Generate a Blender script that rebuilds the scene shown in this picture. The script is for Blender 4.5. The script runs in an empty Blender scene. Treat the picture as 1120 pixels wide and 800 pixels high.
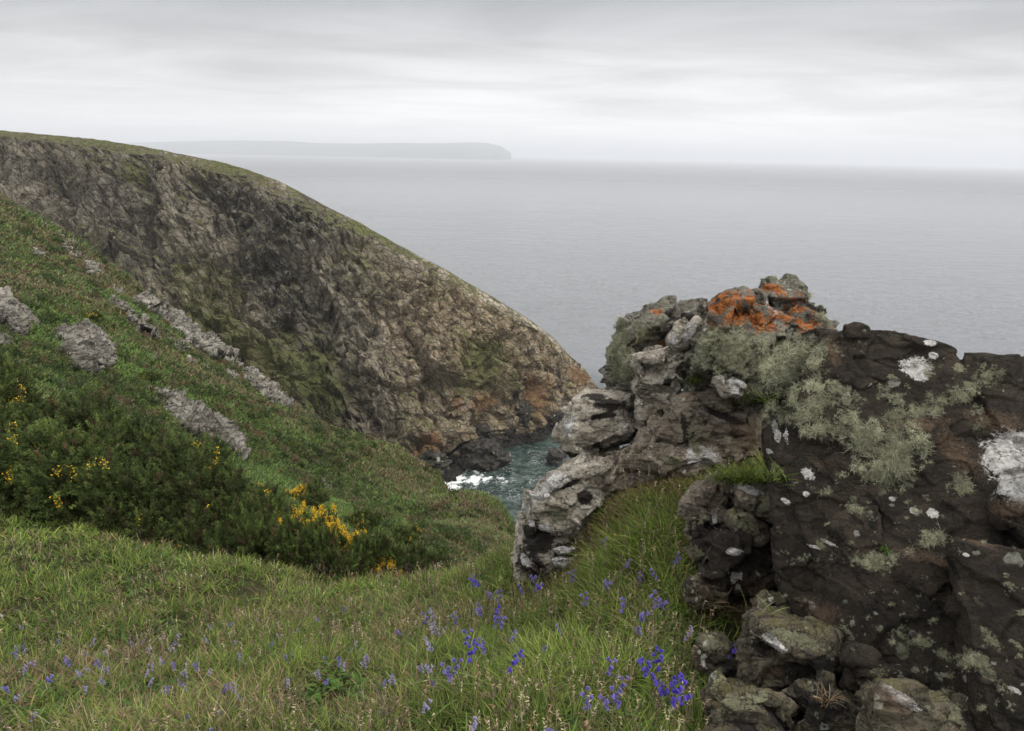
import bpy, bmesh, math, random
import numpy as np
from mathutils import Vector, Matrix
from mathutils.bvhtree import BVHTree
R = math.radians
rng = np.random.default_rng(7)
random.seed(7)
SC = bpy.context.scene
COL = SC.collection

# ------------------------------------------------------------------ camera
F_PX, PITCH, ROLL, CH = 747.0, R(17.1), R(1.1), 62.0
CAM = np.array([0.0, 0.0, CH])
_F = np.array([0, math.cos(PITCH), -math.sin(PITCH)])
_R0 = np.array([1.0, 0, 0]); _U0 = np.array([0, math.sin(PITCH), math.cos(PITCH)])
_R = _R0*math.cos(ROLL) + _U0*math.sin(ROLL)
_U = _U0*math.cos(ROLL) - _R0*math.sin(ROLL)
cam = bpy.data.cameras.new('camera'); cam.lens = 24.0; cam.sensor_width = 36.0
cam.clip_start = 0.05; cam.clip_end = 120000
co = bpy.data.objects.new('camera', cam); COL.objects.link(co)
m = Matrix(((_R[0], _U[0], -_F[0], 0), (_R[1], _U[1], -_F[1], 0), (_R[2], _U[2], -_F[2], CH), (0, 0, 0, 1)))
co.matrix_world = m
SC.camera = co

def ray(px, py):
    return _F + _R*((px-560)/F_PX) - _U*((py-400)/F_PX)
def P(px, py, s):
    return CAM + ray(px, py)*s
def sea(px, py, z=0.0):
    d = ray(px, py); return CAM + d*((z-CH)/d[2])
def project(V):
    d = V-CAM; s = d@_F
    return 560+F_PX*(d@_R)/s, 400-F_PX*(d@_U)/s, s

# ------------------------------------------------------------------ render / light
SC.view_settings.view_transform = 'Standard'
SC.view_settings.look = 'None'
SC.view_settings.exposure = 0.35
SC.view_settings.gamma = 1.0
SC.view_settings.use_curve_mapping = False
SC.cycles.max_bounces = 6; SC.cycles.diffuse_bounces = 3; SC.cycles.glossy_bounces = 2
SC.cycles.transmission_bounces = 3; SC.cycles.transparent_max_bounces = 6; SC.cycles.volume_bounces = 2
SC.cycles.use_denoising = True
SUN_EL, SUN_AZ = R(50), R(112)     # azimuth measured from +Y (view direction) towards +X
sl = bpy.data.lights.new('sun', 'SUN'); sl.energy = 1.5; sl.angle = R(22); sl.color = (1.0, 0.94, 0.85)
so = bpy.data.objects.new('sun', sl); COL.objects.link(so)
sdir = Vector((math.sin(SUN_AZ)*math.cos(SUN_EL), math.cos(SUN_AZ)*math.cos(SUN_EL), math.sin(SUN_EL)))
so.rotation_euler = sdir.to_track_quat('Z', 'Y').to_euler(); so.location = (0, 0, 200)

class NT:
    """tiny node-tree helper"""
    def __init__(s, tree): s.t = tree; s.n = tree.nodes; s.l = tree.links
    def new(s, typ, **kw):
        n = s.n.new(typ)
        for k, v in kw.items(): setattr(n, k, v)
        return n
    def put(s, sock, v):
        if v is None: return
        if isinstance(v, bpy.types.NodeSocket): s.l.new(v, sock)
        else:
            if isinstance(v, (tuple, list)) and len(v) == 3 and sock.type == 'RGBA': v = (*v, 1)
            sock.default_value = v
    def math(s, op, a, b=None, c=None, clamp=False):
        n = s.new('ShaderNodeMath', operation=op, use_clamp=clamp)
        s.put(n.inputs[0], a); s.put(n.inputs[1], b); s.put(n.inputs[2], c); return n.outputs[0]
    def vmath(s, op, a, b=None):
        n = s.new('ShaderNodeVectorMath', operation=op)
        s.put(n.inputs[0], a)
        if op == 'SCALE': s.put(n.inputs[3], b)
        else: s.put(n.inputs[1], b)
        return n.outputs[1] if op in ('DOT_PRODUCT', 'LENGTH') else n.outputs[0]
    def mix(s, f, a, b, blend='MIX'):
        n = s.new('ShaderNodeMix', data_type='RGBA', blend_type=blend)
        s.put(n.inputs[0], f); s.put(n.inputs[6], a); s.put(n.inputs[7], b); return n.outputs[2]
    def noise(s, vec, scale, detail=6, rough=.6, dist=0.0, col=False):
        n = s.new('ShaderNodeTexNoise'); s.put(n.inputs['Vector'], vec); s.put(n.inputs['Scale'], scale)
        n.inputs['Detail'].default_value = detail; n.inputs['Roughness'].default_value = rough
        n.inputs['Distortion'].default_value = dist
        return n.outputs['Color' if col else 'Fac']
    def vor(s, vec, scale, feature='F1', rand=1.0):
        n = s.new('ShaderNodeTexVoronoi', feature=feature); s.put(n.inputs['Vector'], vec)
        s.put(n.inputs['Scale'], scale); n.inputs['Randomness'].default_value = rand; return n
    def mapr(s, v, a, b, c=0.0, d=1.0, smooth=True):
        n = s.new('ShaderNodeMapRange', interpolation_type='SMOOTHSTEP' if smooth else 'LINEAR')
        for i, q in enumerate((v, a, b, c, d)): s.put(n.inputs[i], q)
        return n.outputs[0]
    def attr(s, name, out='Fac'):
        n = s.new('ShaderNodeAttribute'); n.attribute_name = name; return n.outputs[out]
    def mapping(s, vec, scale=(1, 1, 1), rot=(0, 0, 0)):
        n = s.new('ShaderNodeMapping'); s.put(n.inputs[0], vec); n.inputs['Scale'].default_value = scale
        n.inputs['Rotation'].default_value = rot; return n.outputs[0]

# world: overcast cloud deck over a Nishita sky
w = bpy.data.worlds.new('World'); SC.world = w; w.use_nodes = True
W = NT(w.node_tree); W.n.clear()
sky = W.new('ShaderNodeTexSky', sky_type='NISHITA'); sky.sun_disc = False
sky.sun_elevation = SUN_EL; sky.sun_rotation = SUN_AZ
tc = W.new('ShaderNodeTexCoord'); d = tc.outputs['Generated']
sep = W.new('ShaderNodeSeparateXYZ'); W.put(sep.inputs[0], d)
X, Y, Z = sep.outputs
zz = W.math('ADD', W.math('MAXIMUM', Z, 0.0), 0.07)
cb = W.new('ShaderNodeCombineXYZ')
W.put(cb.inputs[0], W.math('DIVIDE', X, zz)); W.put(cb.inputs[1], W.math('DIVIDE', Y, zz))
pl = cb.outputs[0]
c1 = W.noise(W.mapping(pl, (.46, .74, 1), (0, 0, .12)), 1.0, 8, .58, .5)
c2 = W.noise(W.mapping(pl, (.16, .22, 1), (0, 0, -.2)), 1.0, 3, .5)
cl = W.math('ADD', W.math('MULTIPLY', c1, .6), W.math('MULTIPLY', c2, .5))
ramp = W.new('ShaderNodeValToRGB'); W.put(ramp.inputs[0], Z); e = ramp.color_ramp.elements
e[0].position = 0.0; e[0].color = (.80, .79, .785, 1)
e[1].position = 1.0; e[1].color = (1.35, 1.35, 1.35, 1)
for p_, c_ in ((.04, (.77, .76, .75, 1)), (.09, (.58, .575, .57, 1)), (.19, (.315, .317, .325, 1)), (.34, (.62, .61, .61, 1)), (.55, (1.24, 1.2, 1.16, 1))):
    q = ramp.color_ramp.elements.new(p_); q.color = c_
cloudamp = W.mapr(Z, 0.0, .12, .25, 1.25)
shade = W.math('ADD', 1.0, W.math('MULTIPLY', W.math('SUBTRACT', cl, .55), W.math('MULTIPLY', cloudamp, 1.7)))
cloud = W.mix(1.0, ramp.outputs[0], W.math('MULTIPLY', shade, 10.4), 'MULTIPLY')
# brighter, thinner cloud towards the sun side low down
glow = W.mapr(W.vmath('DOT_PRODUCT', d, (.16, .98, .10)), .86, 1.0, 0.0, .16)
cloud = W.mix(1.0, cloud, W.math('ADD', 1.0, glow), 'MULTIPLY')
skymix = W.mix(.93, sky.outputs[0], cloud)
bg = W.new('ShaderNodeBackground'); W.put(bg.inputs[0], skymix); bg.inputs[1].default_value = .1
wo = W.new('ShaderNodeOutputWorld'); W.l.new(bg.outputs[0], wo.inputs[0])

# ------------------------------------------------------------------ numpy noise
_perm = np.random.default_rng(3).permutation(256); _perm = np.concatenate([_perm, _perm, _perm])
_g = np.random.default_rng(4).normal(size=(256, 3)); _g /= np.linalg.norm(_g, axis=1)[:, None]
def perlin(p):
    pi = np.floor(p).astype(np.int64); f = p-pi; pi &= 255
    u = f*f*f*(f*(f*6-15)+10); out = 0
    for i in (0, 1):
        for j in (0, 1):
            for k in (0, 1):
                h = _perm[_perm[_perm[(pi[:, 0]+i) & 255]+((pi[:, 1]+j) & 255)]+((pi[:, 2]+k) & 255)]
                g = _g[h]
                dt = g[:, 0]*(f[:, 0]-i)+g[:, 1]*(f[:, 1]-j)+g[:, 2]*(f[:, 2]-k)
                wgt = (u[:, 0] if i else 1-u[:, 0])*(u[:, 1] if j else 1-u[:, 1])*(u[:, 2] if k else 1-u[:, 2])
                out = out+dt*wgt
    return out*1.5
def fbm(p, oct=4, rough=.5, lac=2.03, ridged=False):
    a, s, t = 1.0, 0, 0
    for o in range(oct):
        n = perlin(p+o*17.3)
        if ridged: n = 1-2*np.abs(n)
        s = s+a*n; t += a; a *= rough; p = p*lac
    return s/t
_rp = np.random.default_rng(5).random((256, 3))
def worley(p):
    """F1, F2 and a random value of the nearest cell"""
    pi = np.floor(p).astype(np.int64); f = p-pi
    d1 = np.full(len(p), 9.0); d2 = d1.copy(); idr = np.zeros(len(p)); fac = np.zeros(len(p))
    for i in (-1, 0, 1):
        for j in (-1, 0, 1):
            for k in (-1, 0, 1):
                h = _perm[_perm[_perm[(pi[:, 0]+i) & 255]+((pi[:, 1]+j) & 255)]+((pi[:, 2]+k) & 255)]
                q = _rp[h]+np.array([i, j, k])-f
                dd = np.sqrt((q*q).sum(1))
                nr = dd < d1
                d2 = np.where(nr, d1, np.minimum(d2, dd)); idr = np.where(nr, _rp[(h*7+3) & 255, 0], idr); fac = np.where(nr, -(q*_g[(h*5+1) & 255]).sum(1), fac); d1 = np.where(nr, dd, d1)
    worley.facet = fac
    return d1, d2, idr
def sstep(a, b, x):
    t = np.clip((x-a)/(b-a), 0, 1); return t*t*(3-2*t)

# ------------------------------------------------------------------ mesh + tagging helpers
def mesh_np(name, V, T, mat=None, smooth=True, attrs=None, col=None):
    me = bpy.data.meshes.new(name)
    V = np.asarray(V, np.float32); T = np.asarray(T, np.int32); n = T.shape[1]
    me.vertices.add(len(V)); me.vertices.foreach_set('co', V.ravel())
    me.loops.add(T.size); me.loops.foreach_set('vertex_index', T.ravel())
    me.polygons.add(len(T)); me.polygons.foreach_set('loop_start', np.arange(0, T.size, n, dtype=np.int32))
    me.update(calc_edges=True)
    me.polygons.foreach_set('use_smooth', np.full(len(T), smooth))
    if mat: me.materials.append(mat)
    for k, v in (attrs or {}).items():
        a = me.attributes.new(k, 'FLOAT', 'POINT'); a.data.foreach_set('value', np.asarray(v, np.float32))
    if col is not None:
        a = me.attributes.new('col', 'FLOAT_COLOR', 'POINT')
        c4 = np.ones((len(V), 4), np.float32); c4[:, :3] = col; a.data.foreach_set('color', c4.ravel())
    return me
def obj(name, me, parent=None, loc=None, **tags):
    o = bpy.data.objects.new(name, me); COL.objects.link(o)
    if parent is not None: o.parent = parent
    if loc is not None: o.location = loc
    for k, v in tags.items():
        if v: o[k] = v
    return o
def thing(name, loc, label, category, group=None, rz=0.0, sc=1.0):
    o = obj(name, None, None, loc, label=label, category=category, group=group)
    o.rotation_euler = (0, 0, rz); o.scale = (sc, sc, sc) if not isinstance(sc, tuple) else sc
    return o
def copy_tree(o, parent=None):
    c = o.copy(); COL.objects.link(c); c.parent = parent
    for ch in list(o.children): copy_tree(ch, c)
    return c
def grid_faces(nr, nc):
    i = np.arange(nr*nc).reshape(nr, nc)
    return np.stack([i[:-1, :-1], i[:-1, 1:], i[1:, 1:], i[1:, :-1]], -1).reshape(-1, 4)
def normals_grid(V, nr, nc):
    G = V.reshape(nr, nc, 3); du = np.gradient(G, axis=1); dv = np.gradient(G, axis=0)
    n = np.cross(du, dv); n /= np.linalg.norm(n, axis=2)[..., None]+1e-9; return n.reshape(-1, 3)

def ribbons(root, dirv, bend, length, width, cols, seg=3, tipw=0.0, tipcol=None):
    """curved tapering blades; arrays of N; returns verts, tris, colours"""
    N = len(root)
    dirv = dirv/(np.linalg.norm(dirv, axis=1)[:, None]+1e-9)
    side = np.cross(dirv, bend+rng.normal(size=(N, 3))*.15+1e-6); side /= np.linalg.norm(side, axis=1)[:, None]+1e-9
    Vs = []; Cs = []
    for i in range(seg+1):
        t = i/seg
        c = root+dirv*(length*t)[:, None]+bend*(length*t*t)[:, None]
        if i < seg or tipw > 0:
            wd = width*(1-.75*t*t) if i < seg else width*tipw
            Vs += [c-side*(wd*.5)[:, None], c+side*(wd*.5)[:, None]]; k = 2
        else: Vs += [c]; k = 1
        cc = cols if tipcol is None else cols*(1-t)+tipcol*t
        Cs += [cc]*k
    nv = len(Vs); V = np.stack(Vs, 1).reshape(-1, 3); Cc = np.stack(Cs, 1).reshape(-1, 3)
    tl = []
    for i in range(seg):
        a = 2*i
        if i < seg-1 or tipw > 0: tl += [(a, a+1, a+3), (a, a+3, a+2)]
        else: tl += [(a, a+1, a+2)]
    T = (np.arange(N)[:, None, None]*nv+np.array(tl)[None]).reshape(-1, 3)
    return V, T, Cc
def join(parts):
    V, T, C_ = [], [], []; n = 0
    for v, t, c in parts:
        V.append(v); T.append(t+n); C_.append(c); n += len(v)
    return np.concatenate(V), np.concatenate(T), np.concatenate(C_)
def tube(pts, radii, sides=6):
    pts = np.asarray(pts, float); n = len(pts); V = []
    tg = np.gradient(pts, axis=0); tg /= np.linalg.norm(tg, axis=1)[:, None]+1e-9
    for i in range(n):
        a = np.cross(tg[i], [0.3, 0.9, .2]); a /= np.linalg.norm(a); b = np.cross(tg[i], a)
        for k in range(sides):
            q = 2*math.pi*k/sides; V.append(pts[i]+(a*math.cos(q)+b*math.sin(q))*radii[i])
    T = []
    for i in range(n-1):
        for k in range(sides):
            a, b = i*sides+k, i*sides+(k+1) % sides
            T += [(a, b, b+sides), (a, b+sides, a+sides)]
    return np.array(V), np.array(T)

# ------------------------------------------------------------------ materials
def new_mat(name):
    mt = bpy.data.materials.new(name); mt.use_nodes = True; N = NT(mt.node_tree); N.n.clear()
    out = N.new('ShaderNodeOutputMaterial'); return mt, N, out
def principled(N, out, col, rough=.9, spec=.3, normal=None, **kw):
    b = N.new('ShaderNodeBsdfPrincipled'); N.put(b.inputs['Base Color'], col); N.put(b.inputs['Roughness'], rough)
    N.put(b.inputs['Specular IOR Level'], spec)
    if normal is not None: N.put(b.inputs['Normal'], normal)
    for k, v in kw.items(): N.put(b.inputs[k], v)
    N.l.new(b.outputs[0], out.inputs[0]); return b
def bump(N, h, strength=.5, dist=.02, prev=None):
    b = N.new('ShaderNodeBump'); N.put(b.inputs['Height'], h); b.inputs['Strength'].default_value = strength
    b.inputs['Distance'].default_value = dist
    if prev is not None: N.put(b.inputs['Normal'], prev)
    return b.outputs[0]
def leaf_mat(name, rough=.6, trans=.3, spec=.25, sat=1.0):
    mt, N, out = new_mat(name)
    c = N.attr('col', 'Color')
    b = N.new('ShaderNodeBsdfPrincipled'); N.put(b.inputs['Base Color'], c); b.inputs['Roughness'].default_value = rough
    b.inputs['Specular IOR Level'].default_value = spec
    t = N.new('ShaderNodeBsdfTranslucent'); N.put(t.inputs[0], c)
    mx = N.new('ShaderNodeMixShader'); mx.inputs[0].default_value = trans
    N.l.new(b.outputs[0], mx.inputs[1]); N.l.new(t.outputs[0], mx.inputs[2]); N.l.new(mx.outputs[0], out.inputs[0])
    return mt
M_LEAF = leaf_mat('blade_material')
M_LICHEN = leaf_mat('lichen_material', .95, .15, .05)
M_PETAL = leaf_mat('petal_material', .55, .35, .2)

def rock_mat(name, c1, c2, dark, crust=(.42, .41, .36), crust_amt=.5, moss=(.16, .16, .05), moss_amt=.3, sc=1.0, pit=.5, spot=.5, strat=(1, 1, 3), dim=1.0):
    mt, N, out = new_mat(name)
    tc = N.new('ShaderNodeTexCoord'); v = tc.outputs['Object']
    v = N.vmath('ADD', v, N.vmath('SCALE', N.noise(v, 3*sc, 3, .5, col=True), .06/sc))
    sv = N.mapping(v, strat, (.25, .1, 0))
    n1 = N.noise(sv, 2.2*sc, 10, .68)
    n2 = N.noise(v, 9*sc, 9, .72, .6)
    n3 = N.noise(v, 55*sc, 6, .75)
    col = N.mix(N.mapr(n1, .36, .62), c1, c2)
    col = N.mix(N.mapr(n2, .46, .60), col, dark)
    # crustose lichen: rounded colonies of different sizes plus a mottled film
    vd = N.vmath('ADD', v, N.vmath('SCALE', N.noise(v, 18*sc, 4, .6, col=True), .05/sc))
    def colonies(scale, keep, r0, r1):
        vo = N.vor(vd, scale*sc); sp = N.new('ShaderNodeSeparateColor'); N.put(sp.inputs[0], vo.outputs['Color'])
        rr = N.mapr(sp.outputs[0], keep, 1.0, 0.0, r1, False)
        dd = N.math('ADD', vo.outputs['Distance'], N.math('MULTIPLY', N.math('SUBTRACT', n3, .5), .35))
        on = N.math('MULTIPLY', N.math('GREATER_THAN', sp.outputs[0], keep), N.mapr(N.noise(v, 2.6*sc, 3, .6), .50, .56))
        return N.math('MULTIPLY', on, N.mapr(N.math('SUBTRACT', rr, dd), -.03, .05)), sp.outputs[1]
    film = N.math('MULTIPLY', N.mapr(N.math('ADD', n2, N.math('MULTIPLY', N.math('SUBTRACT', n3, .5), .5)), .62-.3*crust_amt, .70-.2*crust_amt, 0, 1), min(1, .35+crust_amt*.6))
    film = N.math('MULTIPLY', film, N.mapr(N.noise(v, 4*sc, 5, .6), .62-.35*crust_amt, .70-.25*crust_amt))
    crc = N.mix(N.mapr(N.noise(v, 24*sc, 4, .6), .35, .65), crust, tuple(min(1, x*1.35) for x in crust))
    col = N.mix(film, col, crc)
    k1, r1 = colonies(9, 1-.45*spot, .0, .55)
    k2, r2 = colonies(26, 1-.4*spot, .0, .6)
    lc = N.mix(r1, tuple(x*dim for x in (.52, .52, .46)), tuple(x*dim for x in (.32, .32, .22)))
    col = N.mix(k1, col, lc); col = N.mix(k2, col, N.mix(r2, tuple(x*dim for x in (.60, .59, .54)), tuple(x*dim for x in (.33, .33, .23))))
    # moss / algae on the upward faces
    geo = N.new('ShaderNodeNewGeometry'); sg = N.new('ShaderNodeSeparateXYZ'); N.put(sg.inputs[0], geo.outputs['Normal'])
    mo = N.mapr(N.math('ADD', N.math('MULTIPLY', sg.outputs[2], .5), N.math('SUBTRACT', N.noise(v, 5*sc, 7, .65), .5)), .62-.5*moss_amt, .82-.5*moss_amt)
    col = N.mix(N.math('MULTIPLY', mo, min(1, moss_amt*1.6)), col, N.mix(N.noise(v, 40*sc, 4, .7), moss, tuple(x*1.8 for x in moss)))
    col = N.mix(N.mapr(N.math('ADD', N.attr('m_dark'), N.math('MULTIPLY', N.math('SUBTRACT', n2, .5), 1.4)), .42, .62), col, N.mix(n3, (.016, .014, .012), (.055, .047, .04)))  # dark blotches, also shade painted under boulders and in a hole
    fe = N.math('ADD', N.math('MULTIPLY', N.math('SUBTRACT', n2, .5), 1.1), N.math('MULTIPLY', N.math('SUBTRACT', n3, .5), .8))
    wm = N.mapr(N.math('ADD', N.attr('m_white'), fe), .48, .54)
    col = N.mix(wm, col, N.mix(N.mapr(N.noise(v, 30*sc, 6, .7), .35, .6), (.40, .38, .35), (.68, .67, .65)))
    og = N.mapr(N.math('ADD', N.noise(v, 8*sc, 6, .62, .5), N.math('MULTIPLY', N.attr('m_orange'), .03)), .47, .56)
    om = N.mapr(N.math('ADD', N.attr('m_orange'), N.math('ADD', N.math('MULTIPLY', fe, 1.7), N.math('MULTIPLY', N.math('SUBTRACT', N.noise(v, 100*sc, 4, .7), .5), .7))), .42, .60, 0, .94)
    om = N.math('MULTIPLY', om, og)
    col = N.mix(om, col, N.mix(N.mapr(N.noise(v, 34*sc, 5, .7), .35, .65), (.27, .075, .016), (.50, .185, .045)))
    gm = N.mapr(N.math('ADD', N.attr('m_green'), N.math('MULTIPLY', fe, 1.8)), .48, .66, 0, .9)
    col = N.mix(gm, col, N.mix(n3, (.10, .10, .05), (.30, .30, .20)))
    bm = N.mapr(N.math('ADD', N.attr('m_brown'), N.math('MULTIPLY', fe, 1.6)), .42, .85, 0, .8)
    col = N.mix(bm, col, N.mix(n2, (.075, .048, .03), (.17, .12, .08)))
    fine = N.mapr(n3, .30, .70, .72, 1.28, False)
    col = N.mix(1.0, col, fine, 'MULTIPLY')
    h = N.math('ADD', N.math('MULTIPLY', n2, .6), N.math('MULTIPLY', n3, .35))
    h = N.math('ADD', h, N.math('MULTIPLY', N.noise(sv, 14*sc, 9, .78, .8), .8))
    ck = N.vor(N.vmath('ADD', sv, N.vmath('SCALE', N.noise(sv, 5*sc, 4, .65, col=True), .35/sc)), 4.5*sc, 'DISTANCE_TO_EDGE')
    ckm = N.mapr(ck.outputs['Distance'], 0, .035, 1, 0)
    h = N.math('SUBTRACT', h, N.math('MULTIPLY', ckm, .35)); col = N.mix(N.math('MULTIPLY', ckm, .6), col, (.02, .017, .014))
    h = N.math('ADD', h, N.math('MULTIPLY', wm, .10))
    pits = N.vor(vd, 22*sc); ph = N.mapr(pits.outputs['Distance'], .05, .32, -pit, 0)
    h = N.math('ADD', h, N.math('MULTIPLY', ph, .5))
    principled(N, out, col, .92, .25, bump(N, h, 1.0, .045/sc))
    return mt

M_DARK = rock_mat('dark_slate', (.056, .043, .031), (.029, .023, .017), (.019, .016, .012), crust=(.15, .14, .10), crust_amt=.22, moss=(.06, .055, .025), moss_amt=.12, sc=2.0, pit=.3, spot=.32, dim=.5)
M_PALE = rock_mat('pale_lichened_rock', (.46, .415, .34), (.27, .235, .185), (.07, .056, .043), crust=(.55, .51, .43), crust_amt=.75, moss=(.13, .12, .05), moss_amt=.22, sc=1.3, pit=.5, spot=.4)
M_GREY = rock_mat('grey_lichened_rock', (.24, .22, .18), (.13, .12, .10), (.05, .045, .038), crust=(.30, .30, .24), crust_amt=.6, moss=(.12, .125, .05), moss_amt=.35, sc=1.3, pit=.5, spot=.4)
M_BROWN = rock_mat('brown_layered_rock', (.34, .29, .225), (.20, .165, .125), (.07, .055, .042), crust=(.38, .355, .29), crust_amt=.45, moss=(.12, .11, .045), moss_amt=.35, sc=1.5, pit=.2, spot=.4, strat=(1, 1, 4))
M_MOSSY = rock_mat('mossy_brown_rock', (.19, .165, .115), (.11, .092, .064), (.04, .034, .026), crust=(.32, .30, .21), crust_amt=.35, moss=(.105, .098, .036), moss_amt=.42, sc=2.0, pit=.2, spot=.35)
M_FARROCK = rock_mat('hillside_rock', (.46, .43, .375), (.29, .27, .23), (.10, .09, .075), crust=(.56, .54, .48), crust_amt=.35, moss=(.12, .12, .05), moss_amt=.3, sc=.14, pit=.1, spot=.1)
M_SEAROCK = rock_mat('wet_sea_rock', (.10, .09, .078), (.055, .05, .045), (.028, .026, .024), crust=(.17, .16, .14), crust_amt=.2, moss=(.08, .08, .04), moss_amt=.1, sc=.12, pit=.1, spot=.15)

# ------------------------------------------------------------------ near terrain (height field round the viewpoint)
vis = [(-300, 800, 3.2), (0, 800, 2.6), (280, 800, 2.4), (560, 800, 2.2), (780, 800, 2.25), (1000, 800, 2.1), (1120, 800, 2.0),
       (0, 700, 4.2), (280, 700, 4.0), (450, 700, 3.6), (560, 700, 3.2), (700, 700, 2.8), (850, 700, 2.85), (1120, 700, 2.6),
       (0, 600, 6.5), (250, 620, 6.0), (380, 650, 5.5), (470, 645, 5.2), (560, 640, 4.3), (620, 640, 4.0),
       (0, 560, 8.0), (150, 590, 7.4), (0, 500, 10.0), (150, 560, 9.0), (300, 620, 7.5),
       (700, 600, 3.5), (680, 550, 4.0), (760, 560, 3.7), (800, 520, 3.9), (830, 500, 4.2), (1000, 620, 2.7), (1120, 600, 2.6),
       (0, 390, 15), (-300, 390, 16), (0, 350, 26), (0, 290, 45), (100, 400, 22), (100, 330, 42), (200, 400, 38), (180, 480, 18), (260, 520, 17),
       (300, 500, 30), (330, 560, 16), (400, 560, 26), (400, 610, 12), (200, 350, 60), (300, 440, 50), (450, 560, 34), (520, 600, 24), (470, 620, 11),
       (560, 612, 22), (500, 640, 8.0),
       (-300, 300, 40), (-300, 230, 70), (-300, 150, 110)]
edge = [(610, 640, 30), (560, 572, 38), (520, 545, 43), (480, 521, 48), (400, 482, 56), (330, 448, 66), (250, 396, 75), (150, 312, 85), (70, 255, 93), (0, 212, 100)]
def polar(p):
    d = p-CAM; r = math.hypot(d[0], d[1]); return math.atan2(d[0], d[1]), r, -d[2]
pts = []
for q in vis+edge:
    t, r, dr = polar(P(*q)); pts.append((t, math.log(r), (dr-1.6)/r))
for i, q in enumerate(edge):
    t, r, dr = polar(P(*q)); left = q[0] < 200
    if left:
        for k, kr in ((1.12, 1.35), (1.35, 2.0), (1.7, 2.3)):
            pts.append((t, math.log(r*k), (max(dr*k*1.25, dr+8*(k-1)/.12*.5+3)-1.6)/(r*k)))
    else:
        for k, ex in ((1.12, 3.0), (1.45, 13), (2.2, 30)):
            pts.append((t, math.log(r*k), (min(dr*k+ex, 70)-1.6)/(r*k)))
for px in (700, 850, 1000, 1120, 1400):       # behind the outcrop the ground falls to the sea
    t = polar(P(px, 500, 5))[0]
    for r, dr in ((5.6, 3.4), (7.5, 6.0), (12, 12), (22, 24), (40, 42), (70, 70), (130, 72)):
        pts.append((t, math.log(r), (dr-1.6)/r))
for t in (R(-60), R(-80), R(70), R(90)):
    pts.append((t, math.log(1.0), .12)); pts.append((t, math.log(4.0), .15))
pts.append((0, math.log(.6), .1)); pts.append((R(-40), math.log(.6), .12)); pts.append((R(40), math.log(.6), .05))
A = np.array(pts); A[:, 0] *= 1.3
def tps(d): return np.where(d > 1e-9, d*d*np.log(d+1e-12), 0)
Dm = np.linalg.norm(A[:, None, :2]-A[None, :, :2], axis=2)
K = tps(Dm)+np.eye(len(A))*1e-3
Pm = np.c_[np.ones(len(A)), A[:, :2]]
S = np.block([[K, Pm], [Pm.T, np.zeros((3, 3))]])
sol = np.linalg.solve(S, np.r_[A[:, 2], 0, 0, 0])
def base_height(x, y):
    r = np.hypot(x, y); r = np.maximum(r, .35); t = np.clip(np.arctan2(x, y), R(-80), R(80))*1.3; lr = np.log(r)
    out = np.empty(len(r))
    for a in range(0, len(r), 60000):
        b = slice(a, a+60000)
        dd = np.hypot(t[b, None]-A[None, :, 0], lr[b, None]-A[None, :, 1])
        out[b] = tps(dd)@sol[:-3]+sol[-3]+sol[-2]*t[b]+sol[-1]*lr[b]
    return np.maximum(CH-1.6-r*out, -7)
def gh(x, y):
    x = np.atleast_1d(np.asarray(x, float)); y = np.atleast_1d(np.asarray(y, float))
    z = base_height(x, y); r = np.hypot(x, y)
    p = np.c_[x, y, np.zeros_like(x)]
    z = z+.045*fbm(p*1.7, 3)*sstep(.6, 2.5, r)
    far = sstep(8, 30, r)
    z = z+far*(.7*fbm(p*.13, 4, .55)+.25*fbm(p*.7, 3, .6))*sstep(0, 40, r)*.9
    return z
def g1(x, y): return float(gh(x, y)[0])
e0 = len(vis)
for it in range(5):     # settle the crest of the slope on its measured line
    for i, q in enumerate(edge[1:], 1):
        t, r, dr = polar(P(*q)); rl = np.exp(np.linspace(math.log(r*.45), math.log(r*1.3), 160))
        zt = gh(rl*math.sin(t), rl*math.cos(t)); k = np.argmin((CH-zt)/rl); err = dr/r-(CH-zt[k])/rl[k]
        A[e0+i, 2] += err*.8
        if .6 < rl[k]/r < .93:
            for j in range(e0):
                if abs(A[j, 0]/1.3-t) < .09 and abs(A[j, 1]-math.log(rl[k])) < .25: A[j, 2] += max(err, 0)*.5
    sol = np.linalg.solve(S, np.r_[A[:, 2], 0, 0, 0])

nth, nrr = 620, 560
th = np.linspace(R(-75), R(75), nth)
th = np.concatenate([np.linspace(R(-80), R(-46), 50, endpoint=False), np.linspace(R(-46), R(46), nth-100), np.linspace(R(46), R(80), 51)[1:]])
rr = np.exp(np.linspace(math.log(.5), math.log(150), nrr))
TH, RR = np.meshgrid(th, rr)
X_, Y_ = (RR*np.sin(TH)).ravel(), (RR*np.cos(TH)).ravel()
Zt = gh(X_, Y_)
VT = np.c_[X_, Y_, Zt]
mt, N, out = new_mat('turf_ground')
g = N.new('ShaderNodeNewGeometry'); pv = g.outputs['Position']
dist = N.vmath('LENGTH', N.vmath('SUBTRACT', pv, (0, 0, CH)))
fa = N.mapr(dist, 6, 18)
big = N.noise(N.mapping(pv, (1, 1, 0)), .22, 6, .62)
med = N.noise(pv, 1.3, 8, .68)
fin = N.noise(pv, 9, 8, .72)
col_n = N.mix(N.mapr(fin, .4, .62), (.038, .042, .015), (.07, .085, .028))
col_n = N.mix(N.mapr(med, .5, .68), col_n, (.12, .085, .05))
col_f = N.mix(N.mapr(med, .42, .58), (.035, .055, .014), (.075, .095, .03))
col_f = N.mix(N.mapr(big, .50, .62), col_f, (.085, .065, .035))
col_f = N.mix(N.mapr(fin, .58, .7), col_f, (.02, .028, .01))
principled(N, out, N.mix(fa, col_n, col_f), .95, .1, bump(N, N.math('ADD', fin, med), .8, .25))
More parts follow.
